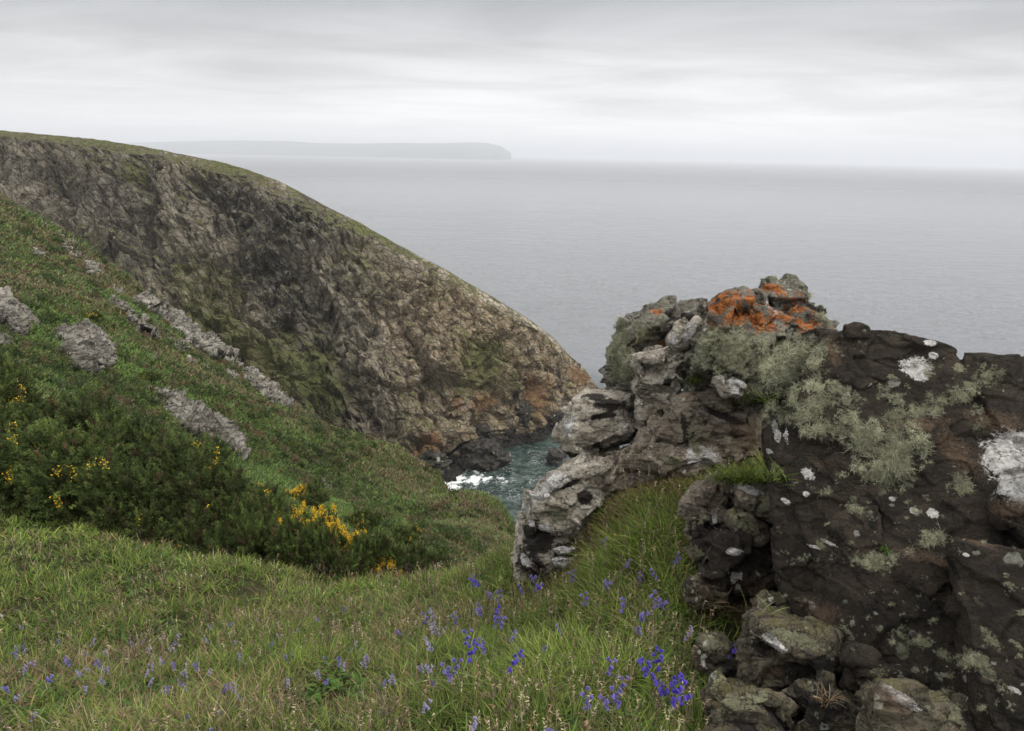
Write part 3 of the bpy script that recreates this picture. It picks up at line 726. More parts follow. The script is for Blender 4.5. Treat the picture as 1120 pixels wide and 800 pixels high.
rock('boulder', [([(684, 402), (700, 391), (722, 383), (746, 380), (754, 394), (750, 413), (738, 428), (694, 430)], 4.36, .12, .4),
                 ([(690, 425), (746, 424), (744, 460), (738, 482), (715, 490), (694, 468)], 4.42, .1, .5)], M_PALE, .009,
     'pitted grey rock with a small dark hole, standing upright in mid outcrop',
     marks=[('dark', 731, 419, 6, 5, 0), ('dark', 691, 411, 4, 5, 0), ('white', 711, 422, 5, 3, 0), ('brown', 718, 455, 18, 22, 0), ('dark', 722, 479, 16, 8, 0)], amp=.030, freq=4)  # the hole is only a dark spot, its inner shade painted on
rock('boulder', [([(608, 478), (612, 465), (622, 440), (641, 428), (665, 429), (692, 431), (700, 468), (692, 482), (660, 491), (632, 505), (617, 498)], 4.55, .25, .5)], M_PALE, .010,
     'pale boulder overhanging the cove with a brown blotched top',
     marks=[('dark', 668, 443, 22, 7, 0), ('dark', 660, 455, 15, 4, 10), ('dark', 632, 500, 17, 5, -10), ('dark', 650, 435, 13, 5, 0), ('white', 622, 446, 7, 3, 40), ('dark', 690, 485, 30, 5, 12), ('white', 622, 466, 6, 12, 0)], amp=.024, strata=.3)
rock('boulder', [([(690, 488), (735, 488), (748, 432), (785, 425), (835, 445), (842, 490), (828, 502), (792, 522), (775, 530), (748, 528), (697, 520)], 4.15, .22, .5, .8),
                 ([(640, 520), (662, 497), (700, 488), (745, 500), (770, 520), (740, 545), (690, 545), (655, 545)], 4.18, .15, .5)], M_BROWN, .010,
     'broad brown layered rock in the middle of the outcrop above the grass patch',
     marks=[('orange', 752, 434, 5, 3, 0), ('dark', 808, 475, 10, 7, 0), ('white', 768, 500, 20, 12, 0), ('dark', 750, 470, 5, 22, 10), ('green', 735, 505, 14, 8, 0), ('brown', 820, 480, 26, 22, 0), ('dark', 790, 455, 24, 4, -20), ('green', 757, 480, 6, 25, 20)], amp=.024, strata=.8)
rock('boulder', [([(563, 600), (566, 565), (577, 541), (592, 522), (620, 508), (650, 496), (676, 494), (697, 508), (690, 530), (660, 560), (640, 590), (600, 605)], 4.28, .22, .6),
                 ([(562, 596), (600, 560), (650, 560), (652, 596), (640, 626), (600, 642), (566, 632)], 4.25, .12, .6)], M_PALE, .010,
     'large pale-topped boulder with a dark underside at the cove edge of the meadow',
     marks=[('dark', 588, 590, 20, 24, 0), ('dark', 622, 606, 22, 16, 0), ('dark', 580, 620, 22, 22, 0), ('dark', 640, 545, 10, 8, -20), ('white', 600, 535, 30, 8, 30), ('dark', 622, 530, 14, 3, 30), ('white', 574, 556, 8, 6, 0),  # dark marks around the foot paint the shade of the underside
            ('white', 596, 577, 7, 6, 0), ('green', 610, 562, 18, 12, 0), ('white', 582, 572, 5, 4, 0), ('white', 576, 612, 8, 8, 0), ('brown', 660, 530, 20, 8, 0)], amp=.025, strata=.3)
rock('stone', [([(605, 601), (616, 597), (628, 600), (626, 606), (612, 607)], 4.05, .03, .12)], M_PALE, .005, 'small white stone against the dark foot of the boulder, upper of two', 'stone',
     marks=[('white', 616, 602, 14, 8, 0)], amp=.006, freq=9)
rock('stone', [([(604, 612), (615, 609), (629, 611), (625, 618), (618, 624), (608, 619)], 4.02, .04, .12)], M_PALE, .005, 'larger white stone against the dark foot of the boulder, lower of two', 'stone',
     marks=[('white', 616, 616, 16, 10, 0)], amp=.006, freq=9)
rock('stone', [([(780, 414), (798, 402), (808, 410), (817, 422), (811, 435), (792, 434)], 3.72, .06, .2)], M_PALE, .007, 'angular stone with a chalk-white corner below the orange rock', 'stone',
     marks=[('white', 806, 420, 9, 9, 30), ('white', 806, 432, 10, 3, 0)], amp=.014, freq=6)
lift[0] = 45
# --- the jumble between the grass patch and the dark slab
rock('rock', [([(759, 562), (765, 540), (778, 527), (799, 525), (806, 541), (811, 572), (806, 600), (785, 628), (762, 604)], 3.25, .12, .4, .86)], M_BROWN, .008,
     'narrow upright dark rock at the right edge of the grass patch', marks=[('dark', 780, 590, 26, 26, 0), ('brown', 785, 535, 12, 8, 0), ('green', 765, 568, 10, 6, 0), ('dark', 800, 555, 10, 18, 0), ('white', 782, 570, 4, 12, -10), ('green', 772, 608, 14, 12, 0)], amp=0.0325, freq=4.5, strata=2.6, cells=3.2)
rock('rock', [([(806, 531), (826, 528), (846, 531), (846, 570), (828, 570), (811, 548)], 3.12, .08, .3, .86)], M_BROWN, .007,
     'small block with a white flat top wedged against the dark slab', marks=[('white', 820, 536, 16, 5, -20), ('green', 836, 552, 8, 12, 0), ('white', 842, 566, 4, 12, 0)], amp=0.0225, freq=5, strata=2.6, cells=3.2)
rock('rock', [([(799, 566), (812, 561), (826, 564), (840, 578), (834, 594), (816, 590)], 3.02, .08, .3, .86)], M_MOSSY, .007,
     'rounded olive stone with a pale rim in the jumble beside the dark slab', marks=[('green', 815, 572, 16, 9, 0), ('white', 812, 585, 12, 3, -40)], amp=0.0187, freq=5, strata=2.6, cells=3.2)
rock('rock', [([(778, 604), (790, 590), (820, 588), (850, 594), (852, 655), (815, 664), (778, 644)], 3.05, .1, .4, .86)], M_DARK, .008,
     'dark red-brown block low in the jumble beside the slab', marks=[('white', 803, 604, 9, 4, 0), ('white', 805, 630, 5, 8, -30), ('white', 787, 560, 5, 5, 0), ('brown', 825, 640, 16, 12, 0), ('white', 808, 642, 4, 3, 0)], amp=0.0325, freq=4.5, strata=2.6, cells=3.2)
rock('rock', [([(752, 638), (775, 634), (795, 642), (800, 656), (790, 668), (758, 664)], 2.98, .08, .35, .86)], M_MOSSY, .008,
     'flat brown rock in dry grass at the foot of the jumble', marks=[('brown', 775, 650, 16, 8, 0)], amp=0.0225, freq=5, strata=2.6, cells=3.2)
rock('rock', [([(822, 668), (836, 655), (862, 654), (876, 676), (870, 696), (838, 694)], 2.62, .08, .3, .86)], M_MOSSY, .007,
     'mossy olive block tucked under the lower left corner of the slab', marks=[('dark', 838, 690, 12, 6, 0), ('green', 863, 670, 10, 14, -30), ('green', 840, 665, 14, 6, 0)], amp=0.0225, freq=5, strata=2.6, cells=3.2)
rock('rock', [([(763, 712), (770, 703), (786, 699), (803, 714), (806, 742), (787, 750), (765, 734)], 2.62, .08, .25, .86)], M_MOSSY, .006,
     'brown rock with a tan flat top beside the brightest bluebells', marks=[('green', 780, 708, 15, 7, -20), ('white', 770, 722, 4, 8, 0), ('dark', 798, 735, 8, 12, 0)], amp=0.0200, freq=5.5, strata=2.6, cells=3.2)
rock('rock', [([(812, 735), (816, 700), (830, 681), (856, 684), (892, 696), (943, 716), (936, 740), (872, 756), (830, 758)], 2.42, .12, .4, .9)], M_MOSSY, .007,
     'long moss-edged rock sloping right under the dark slab', marks=[('dark', 836, 705, 14, 14, 0), ('white', 848, 706, 8, 12, 40), ('green', 880, 702, 40, 6, -14), ('dark', 870, 735, 28, 10, 0), ('brown', 845, 735, 22, 8, 0), ('dark', 905, 725, 28, 9, -10), ('green', 875, 722, 7, 6, 0)], amp=0.0275, freq=4.5, strata=2.6, cells=3.2)
rock('rock', [([(770, 830), (778, 775), (790, 760), (820, 756), (856, 762), (876, 778), (900, 830)], 2.16, .12, .4, .9)], M_MOSSY, .007,
     'olive layered rock at the bottom edge beside the grass', marks=[('green', 800, 770, 28, 9, 0), ('green', 835, 768, 22, 5, -10), ('dark', 850, 790, 20, 5, -40), ('dark', 815, 798, 20, 3, -10)], amp=0.0275, freq=5, strata=2.6, cells=3.2)
rock('rock', [([(868, 800), (880, 764), (902, 756), (930, 764), (944, 782), (950, 830), (872, 830)], 2.08, .06, .3, .86)], M_MOSSY, .007,
     'dark low stone between the two bottom-edge rocks', marks=[('dark', 905, 775, 40, 24, 0)], amp=.022, freq=5, strata=2.6, cells=3.2)
rock('rock', [([(934, 716), (960, 724), (1040, 752), (1064, 772), (1050, 790), (985, 768), (925, 750)], 2.12, .05, .25, .9)], M_DARK, .007,
     'long thin dark ledge sloping down to the right under the slab', marks=[('green', 960, 735, 14, 6, 0), ('brown', 1010, 755, 30, 8, -20)], amp=.018, freq=5, strata=2.6, cells=3.2)
rock('rock', [([(936, 830), (948, 760), (968, 751), (995, 755), (1009, 768), (1046, 770), (1072, 786), (1090, 830)], 1.92, .09, .35, .86)], M_MOSSY, .006,
     'low brown and olive rock at the bottom right beneath the slab', marks=[('brown', 975, 768, 24, 14, 0), ('white', 988, 766, 18, 6, -30), ('green', 1040, 785, 26, 9, 0), ('dark', 1062, 800, 12, 16, 0)], amp=0.0225, freq=5.5, strata=2.6, cells=3.2)
lift[0] = 70
# --- the great dark slab
slab = rock('rock_slab', [
    ([(834, 475), (838, 420), (854, 378), (878, 366), (900, 362), (930, 365), (940, 480), (900, 560), (846, 560)], [2.75, 2.78, 2.82, 2.85, 2.85, 2.83, 2.68, 2.6, 2.62], .012, .5, .96),
    ([(846, 500), (880, 400), (905, 364), (953, 364), (977, 365), (1001, 369), (1027, 376), (1044, 383), (1100, 500), (1120, 620), (1000, 700), (900, 640)], [2.62, 2.65, 2.7, 2.66, 2.64, 2.6, 2.56, 2.54, 2.36, 2.22, 2.25, 2.42], .012, .5, .96),
    ([(1030, 400), (1060, 391), (1076, 389), (1094, 392), (1122, 389), (1200, 392), (1290, 420), (1320, 620), (1300, 960), (1130, 900), (1100, 640), (1040, 560)], [2.54, 2.53, 2.51, 2.49, 2.46, 2.4, 2.34, 2.1, 1.86, 1.9, 2.2, 2.34], .012, .5, .96),
    ([(843, 520), (900, 520), (960, 600), (990, 720), (941, 722), (872, 690), (851, 650), (846, 600)], [2.62, 2.58, 2.4, 2.28, 2.36, 2.46, 2.52, 2.57], .012, .5, .96),
    ([(900, 560), (1140, 540), (1200, 900), (1060, 830), (1000, 775), (941, 740), (880, 700)], [2.45, 2.2, 1.9, 1.95, 2.08, 2.22, 2.4], .01, .5, .97),
    ([(922, 370), (923, 355), (933, 358), (942, 354), (952, 357), (953, 370)], 2.66, .03, .18, .9),
    ([(930, 621), (950, 609), (992, 606), (1040, 607), (1048, 647), (1044, 706), (990, 716), (938, 690)], [2.34, 2.34, 2.26, 2.18, 2.16, 2.14, 2.18, 2.3], .02, .3, .985),
    ([(1085, 575), (1080, 548), (1092, 524), (1130, 512), (1200, 520), (1200, 590), (1120, 600)], [2.2, 2.2, 2.2, 2.14, 2.1, 2.0, 2.1], .04, .2, .85)],
    M_DARK, .0062, 'great dark slate slab in the right foreground hung with grey-green lichen', 'rock', amp=.0085, freq=5.0, cells=3.0, strata=1.9,
    marks=[('white', 1001, 403, 15, 12, 0), ('white', 1006, 412, 7, 6, 0), ('white', 1018, 375, 6, 4, 0), ('white', 1112, 505, 34, 26, 60), ('white', 1118, 525, 24, 26, 0), ('white', 1108, 490, 20, 14, 30), ('white', 1021, 389, 4, 4, 0), ('green', 975, 412, 4.2, 2.4, 0), ('green', 1062, 420, 7.8, 4.2, 15),
           ('green', 1015, 408, 6.0, 5.4, 0), ('green', 1050, 402, 7.2, 4.8, 20), ('green', 1080, 410, 6.0, 8.4, 0), ('white', 850, 474, 4, 14, 10), ('white', 841, 494, 4, 3, 0), ('white', 884, 519, 5, 7, 30), ('green', 902, 538, 6.0, 3.6, 0), ('green', 938, 558, 8.4, 5.4, 0), ('green', 848, 512, 6.0, 7.2, 0),
           ('white', 926, 431, 3, 3, 0), ('white', 1020, 562, 5, 5, 0), ('white', 1000, 559, 5, 4, 0), ('white', 976, 546, 3, 3, 0), ('white', 882, 541, 3, 3, 0), ('white', 860, 549, 5, 3, -40),
           ('green', 955, 616, 15.6, 7.2, 0), ('brown', 1015, 612, 30, 6, 0), ('brown', 1045, 495, 16, 26, 30), ('brown', 1105, 560, 20, 14, 30), ('brown', 912, 385, 9, 18, 0), ('brown', 1000, 465, 40, 9, 5), ('brown', 1085, 460, 26, 12, -10),
           ('green', 975, 661, 3.0, 2.4, 0), ('green', 897, 595, 4.8, 5.4, 0), ('white', 886, 662, 5, 4, 30), ('green', 962, 688, 3.6, 3.0, 0), ('brown', 895, 670, 20, 14, 0), ('green', 985, 695, 5.4, 3.6, 0), ('green', 925, 690, 6.0, 3.6, 0), ('green', 1008, 703, 7.2, 3.6, -10), ('green', 1030, 716, 4.2, 3.6, 0),
           ('green', 1040, 740, 4.8, 3.0, 0), ('green', 970, 742, 4.2, 3.6, 0), ('green', 985, 617, 2.4, 1.8, 0), ('white', 890, 598, 6, 2, 0), ('white', 906, 594, 7, 2, -20)])
rock('rock', [([(1036, 590), (1064, 594), (1092, 600), (1122, 606), (1220, 610), (1220, 900), (1100, 870), (1062, 790), (1044, 706)], [2.06, 2.04, 2.0, 1.97, 1.9, 1.7, 1.82, 1.93, 2.02], .02, .22, .96)],
     M_DARK, .0062, 'squared dark block under the slab ledge at the right edge', 'rock', amp=.009, freq=5, cells=3, strata=1.5,
     marks=[('white', 1112, 599, 22, 6, -6), ('brown', 1070, 592, 20, 4, -10), ('green', 1085, 702, 8, 5, -20), ('green', 1078, 690, 5, 3, 0), ('green', 1112, 705, 4, 8, 40), ('green', 1105, 640, 5, 3, 0), ('green', 1062, 720, 14, 9, 0), ('green', 1085, 740, 6, 14, 40), ('white', 1110, 755, 6, 3, -30), ('white', 1057, 607, 3, 2, 0)])

# --- outcrops on the far side slope (each a thing)
def hill_rock(outl, label, size=None, dsk=()):
    cx = sum(a for a, b in outl)/len(outl); cy = sum(b for a, b in outl)/len(outl)
    ys_ = max(b for a, b in outl)
    s = float(((under_px(cx, min(ys_, cy+6), 6)-CAM)@_F)); wpx = max(a for a, b in outl)-min(a for a, b in outl)
    sl_ = []
    for a, b in outl:
        q = under_px(a, b, 6); sl_.append(min(float((q-CAM)@_F), s*1.15)*1.0+.1)
    sz = wpx*s/F_PX
    g_ = np.random.default_rng(int(cx*7+cy)); pcs = [(outl, sl_, .05*sz**.8, .5*sz, .7)]
    for k in range(3 if wpx > 30 else 1):
        f = (k+.5)/3 if wpx > 30 else .5
        ia = g_.choice(len(outl), 4 if len(outl) > 5 else 3, replace=False); ia.sort()
        sub = [(cx+(outl[a][0]-cx)*.93, cy+(outl[a][1]-cy)*.93) for a in ia]; ssub = [sl_[a] for a in ia]
        pcs.append((sub, ssub, (.10+.08*g_.random())*sz**.8, .4*sz, .45))
    rough_scale[0] = .45; lift[0] = 80
    rock('rock_outcrop', pcs, M_FARROCK, max(.02, s*.0017), label, 'rock', amp=.092*sz**.7, freq=1.9/max(sz, .3)**.7, group='pale rock outcrops on the green slope', marks=dsk)
hill_rock([(58, 372), (72, 358), (92, 355), (112, 364), (130, 390), (124, 402), (108, 400), (96, 414), (80, 400), (66, 386)], 'lichened grey outcrop on the slope above the gorse thicket')
hill_rock([(163, 430), (182, 428), (206, 440), (222, 454), (246, 460), (262, 482), (270, 508), (252, 500), (226, 486), (196, 470), (178, 456)], 'long grey outcrop just behind the gorse thicket')
hill_rock([(-20, 312), (6, 318), (22, 332), (38, 356), (30, 372), (8, 364), (-10, 350)], 'grey outcrop at the left edge beside the green slope')
hill_rock([(-20, 362), (4, 366), (16, 380), (2, 386), (-15, 384)], 'small brown-grey outcrop low at the left edge')
hill_rock([(150, 322), (172, 328), (196, 346), (220, 366), (246, 386), (262, 401), (240, 398), (206, 378), (176, 352)], 'long pale rib of rock slanting down the slope crest')
hill_rock([(112, 330), (132, 332), (158, 352), (178, 376), (162, 370), (136, 352)], 'thin pale rib lying left of the long crest rib')
hill_rock([(262, 404), (286, 416), (306, 430), (320, 449), (300, 444), (274, 422)], 'pale rib at the lower end of the slope crest')
hill_rock([(88, 282), (102, 286), (112, 300), (98, 302)], 'small pale knob high on the slope crest')
hill_rock([(62, 258), (84, 266), (96, 284), (80, 282), (64, 270)], 'grey knob near the top of the slope crest')
hill_rock([(30, 262), (44, 268), (54, 286), (38, 280)], 'dark grey knob beneath the cliff at upper left')
hill_rock([(160, 388), (172, 388), (176, 395), (164, 398)], 'small pale rock alone in the dark heather')
hill_rock([(180, 370), (200, 374), (212, 388), (196, 386)], 'pale rock sliver between the heather and the long rib')
hill_rock([(244, 404), (258, 407), (262, 416), (250, 416)], 'small grey rock beneath the end of the long rib')
hill_rock([(348, 516), (356, 520), (366, 538), (356, 540), (348, 530)], 'small upright white rock on the slope above the gorse blossom')
hill_rock([(384, 538), (390, 538), (396, 550), (388, 550)], 'tiny pale rock right of the white upright rock')

ridge_ = [(72, 268), (100, 292), (128, 318), (140, 340), (168, 336), (190, 352), (206, 392), (230, 372), (252, 398), (276, 408), (300, 436), (226, 402), (52, 246)]
names_ = 'second third fourth fifth sixth seventh eighth ninth tenth eleventh twelfth thirteenth'.split()
for k_, (a, b) in enumerate(sorted(ridge_, key=lambda t: t[1])):
    u_ = 7+5*((k_*37) % 5)/4
    hill_rock([(a-u_, b-u_*.5), (a, b-u_*.75), (a+u_*.8, b-.1*u_), (a+u_*1.3, b+u_*.8), (a+.1*u_, b+u_*.6)], 'small broken rock on the slope crest, '+('highest of its row' if k_ == 0 else names_[k_-1]+' from the top'))
rough_scale[0] = .8; lift[0] = 60
# --- sea rocks at the cliff foot
def sea_rock(outl, label, s, th=5, bulge=2.5):
    rock('sea_rock', [(outl, s, bulge, th, .62)], M_SEAROCK, .22, label, 'rock', amp=.75, freq=.28, group='wet rocks at the cliff foot')
s0 = float((sea(530, 514)-CAM)@_F)
sea_rock([(500, 496), (508, 486), (528, 483), (548, 489), (557, 500), (548, 513), (522, 520), (506, 512)], 'dark wet rock ringed by surf in the cove', s0, 5)
sea_rock([(540, 470), (548, 446), (562, 438), (580, 446), (592, 468), (588, 482), (558, 486)], 'rounded grey buttress rock under the cliff cave', float((sea(566, 480)-CAM)@_F), 5)
sea_rock([(504, 470), (520, 462), (540, 466), (548, 482), (536, 492), (508, 492)], 'squat dark rock between the surf and the cliff', float((sea(524, 490)-CAM)@_F)+1.5, 4)
sea_rock([(594, 456), (608, 450), (626, 456), (632, 466), (600, 474)], 'low dark rock at the foot of the headland tip', float((sea(612, 470)-CAM)@_F), 4, 1.6)
sea_rock([(600, 502), (607, 496), (616, 500), (617, 510), (605, 512)], 'small dark rock awash beside the pale boulder', float((sea(608, 508)-CAM)@_F), 3, 1)
sea_rock([(448, 506), (468, 492), (484, 500), (490, 520), (478, 530), (452, 528)], 'dark rock at the head of the cove beside white surf', float((sea(476, 524)-CAM)@_F), 4)
lift[0] = 70
rock('stone', [([(-14, 678), (-4, 671), (5, 675), (8, 682), (2, 687), (-12, 688)], float((under_px(4, 684)-CAM)@_F), .04, .12)], M_PALE, .006, 'pale tan stone lying in the grass at the left edge', 'stone', amp=.008, freq=7)
rock('stone', [([(601, 716), (605, 711), (612, 714), (611, 725), (603, 726)], float((under_px(606, 724)-CAM)@_F)-.05, .02, .06)], M_BROWN, .004, 'small tan stone half hidden in the bluebell grass', 'stone', amp=.004, freq=12)

# ------------------------------------------------------------------ vegetation
def unit(v): return v/(np.linalg.norm(v, axis=1)[:, None]+1e-9)
def pick(n, pal, w=None, jit=.18):
    pal = np.array(pal); c = pal[rng.choice(len(pal), n, p=None if w is None else np.array(w)/sum(w))]
    return c*np.exp(rng.normal(size=(n, 1))*jit)*np.exp(rng.normal(size=(n, 3))*jit*.25)
def scatter(n, t0, t1, r0, r1):
    t = rng.uniform(t0, t1, n); r = np.exp(rng.uniform(math.log(r0), math.log(r1), n))
    x, y = r*np.sin(t), r*np.cos(t); return x, y, gh(x, y), r
def nz(x, y, f, o=0, k=3): return fbm(np.c_[x*f+o, y*f+o*.7, np.full_like(x, o*1.3)], k, .55)

GREEN = [(.105, .160, .024), (.155, .215, .038), (.23, .265, .058), (.065, .105, .022)]
DRY = [(.33, .27, .15), (.25, .17, .10), (.20, .12, .085), (.36, .32, .20)]
# near meadow grass
n = 480000
x, y, z, r = scatter(n, R(-50), R(62), .95, 17)
pp = np.c_[x, y, z]; gx, gy, gs = project(pp)
keep = ~((gx > 850-(800-gy)*.35) & (gy > 640) & (rng.random(n) < .93))
keep &= ~((gx > 775) & (gy > 600) & (rng.random(n) < .75))
tus = nz(x, y, 2.2, 3)+.4*nz(x, y, 6, 8)
keep &= rng.random(n) < np.clip(.72+1.5*tus, .12, 1)
x, y, z, r, tus, gx, gy = (a[keep] for a in (x, y, z, r, tus, gx, gy)); n = len(x)
dryp = np.clip(.17+1.0*nz(x, y, .9, 11)+.8*nz(x, y, 3.5, 5)+.05*(gx < 520), .04, .7)
lush = np.exp(-(((gx-680)/120)**2+((gy-640)/110)**2)); dryp *= 1-.45*lush
isdry = rng.random(n) < dryp
col = np.where(isdry[:, None], pick(n, DRY, [3, 3, 3, 1.2]), pick(n, GREEN, [3, 3, 2.0, 3])*(1+.18*lush[:, None]))
dk = nz(x, y, .55, 21); col *= np.clip(1+.5*dk+.5*tus, .6, 1.5)[:, None]
az = rng.uniform(0, 2*math.pi, n); ln = .30+.55*rng.random(n)
dv = np.c_[np.cos(az)*ln, np.sin(az)*ln, np.ones(n)]
L = (.045+.07*rng.random(n))*(1+1.0*np.clip(tus, -.5, 1))*(1+.012*r)*(1+.35*lush)
L = np.where(isdry, L*rng.uniform(.6, 1.25, n), L)
bend = np.c_[np.cos(az), np.sin(az), -.75*np.ones(n)]*rng.uniform(.05, .55, n)[:, None]
wd = np.maximum(.0032+.0018*rng.random(n), .0014*r)*(1-.35*isdry)
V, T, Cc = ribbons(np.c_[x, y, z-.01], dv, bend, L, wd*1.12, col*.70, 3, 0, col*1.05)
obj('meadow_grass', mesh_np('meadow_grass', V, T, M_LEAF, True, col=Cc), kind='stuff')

# broader leaves of herbs among the grass
n = 26000
x, y, z, r = scatter(n, R(-45), R(30), 1.4, 9)
k = nz(x, y, 1.3, 77)+.5*nz(x, y, 5, 12) > .02; x, y, z, r = x[k], y[k], z[k], r[k]; n = len(x)
gx, gy, gs = project(np.c_[x, y, z]); k = ~((gx > 775) & (gy > 600)); x, y, z, r = x[k], y[k], z[k], r[k]; n = len(x)
az = rng.uniform(0, 6.28, n); ln = rng.uniform(.4, 1.6, n); col = pick(n, [(.07, .13, .025), (.11, .18, .035), (.05, .09, .02), (.16, .10, .06)], [4, 3, 3, 1.2])
V, T, Cc = ribbons(np.c_[x, y, z+rng.uniform(0, .03, n)], np.c_[np.cos(az)*ln, np.sin(az)*ln, np.ones(n)], np.c_[np.cos(az), np.sin(az), -np.ones(n)*1.2]*.3, rng.uniform(.02, .05, n)*(1+.08*r), rng.uniform(.007, .014, n)*(1+.08*r), col*.9, 3, 0, col*1.1)
obj('herb_leaves', mesh_np('herb_leaves', V, T, M_LEAF, True, col=Cc), kind='stuff')

# dried seed stalks standing above the turf
n = 6500
x, y, z, r = scatter(n, R(-45), R(20), 1.5, 7.5)
k = (nz(x, y, 1.1, 40) > -.05); x, y, z, r = x[k], y[k], z[k], r[k]; n = len(x)
col = pick(n, [(.13, .085, .06), (.24, .17, .11), (.09, .065, .055), (.36, .30, .2)])
hh_ = rng.uniform(.10, .22, n); lean_ = rng.normal(size=(n, 2))*.12
dv = np.c_[lean_, np.ones(n)]; root = np.c_[x, y, z]
pt = [ribbons(root, dv, np.zeros((n, 3)), hh_, np.maximum(.0018, .0006*r), col, 2, .8)]
ud = unit(dv)
for kx in range(5):
    a = rng.uniform(0, 6.28, n); c_ = root+ud*(hh_*(.78+.05*kx))[:, None]
    pt.append(ribbons(c_, np.c_[np.cos(a)*.8, np.sin(a)*.8, rng.uniform(-.3, .8, n)], np.zeros((n, 3)), rng.uniform(.010, .018, n), np.maximum(.004, .0014*r), col*rng.uniform(.9, 1.7, n)[:, None], 1))
V, T, Cc = join(pt)
obj('seed_stalks', mesh_np('seed_stalks', V, T, M_LEAF, True, col=Cc), kind='stuff')

# turf and heath over the hillside
n = 360000
x, y, z, r = scatter(n, R(-50), R(8), 9.5, 118)
hm = nz(x, y, .16, 7, 4)+.5*nz(x, y, .8, 9); br = nz(x, y, .10, 15, 4)+.35*nz(x, y, .9, 2)
gx, gy, gs = project(np.c_[x, y, z])
crest = sstep(60, 20, np.abs(gy-(212+(gx)*.66)))   # drier turf along the crest above the gully
u = rng.random(n)
brown = u < np.clip(.14+1.3*br+.40*crest+.25*sstep(330, 520, gx)*sstep(560, 600, gy+0*gx), .04, .75)
dark = (~brown) & (rng.random(n) < np.clip(.30+1.6*hm, .05, .9))
col = np.where(brown[:, None], pick(n, [(.17, .125, .07), (.12, .08, .055), (.22, .18, .10), (.13, .12, .05)]), np.where(dark[:, None], pick(n, [(.045, .075, .020), (.065, .10, .027), (.032, .05, .018)]), pick(n, [(.10, .17, .035), (.13, .20, .045), (.08, .135, .035)])))
L = .06+.0052*r*rng.uniform(.6, 1.4, n)
az = rng.uniform(0, 6.28, n); ln = rng.uniform(.2, 1.1, n)
V, T, Cc = ribbons(np.c_[x, y, z-.02], np.c_[np.cos(az)*ln, np.sin(az)*ln, np.ones(n)], np.c_[np.cos(az), np.sin(az), -np.ones(n)]*.25, L, .0016*r+.004, col*.8, 2, 0, col*1.2)
obj('hillside_turf', mesh_np('hillside_turf', V, T, M_LEAF, True, col=Cc), kind='stuff')

def sprig_cloud(centers, outn, nsp, length, width, cols):
    n = len(centers); idx_ = np.repeat(np.arange(n), nsp); N_ = len(idx_)
    dv = outn[idx_]*.75+rng.normal(size=(N_, 3))*.75; dv[:, 2] += .25
    rt = centers[idx_]+rng.normal(size=(N_, 3))*length[idx_, None]*.28
    c = cols[idx_]*np.exp(rng.normal(size=(N_, 1))*.16)
    return ribbons(rt, dv, np.zeros((N_, 3)), length[idx_]*rng.uniform(.6, 1.2, N_), width[idx_], c, 1, 0, c*1.25)
# heather clumps
n = 5200
x, y, z, r = scatter(n, R(-48), R(4), 11, 105)
hm = nz(x, y, .13, 7, 4)+.4*nz(x, y, .6, 33); k = hm > .02; x, y, z, r = x[k], y[k], z[k], r[k]; n = len(x)
rad = rng.uniform(.12, .34, n)*(1+.012*r)
m_ = 46; idx_ = np.repeat(np.arange(n), m_); dirs = unit(rng.normal(size=(len(idx_), 3))); dirs[:, 2] = np.abs(dirs[:, 2])
cc = np.c_[x, y, z][idx_]+dirs*rad[idx_, None]*np.array([1, 1, .6])*rng.uniform(.5, 1, (len(idx_), 1))
bc = pick(n, [(.040, .060, .020), (.060, .085, .026), (.085, .07, .035), (.095, .125, .035), (.12, .085, .05)], [3, 3, 1.2, 2, 1])
V, T, Cc = sprig_cloud(cc, dirs, 2, .05+.0035*r[idx_], .012+.0013*r[idx_], bc[idx_])
obj('heather', mesh_np('heather', V, T, M_LEAF, True, col=Cc), kind='stuff')

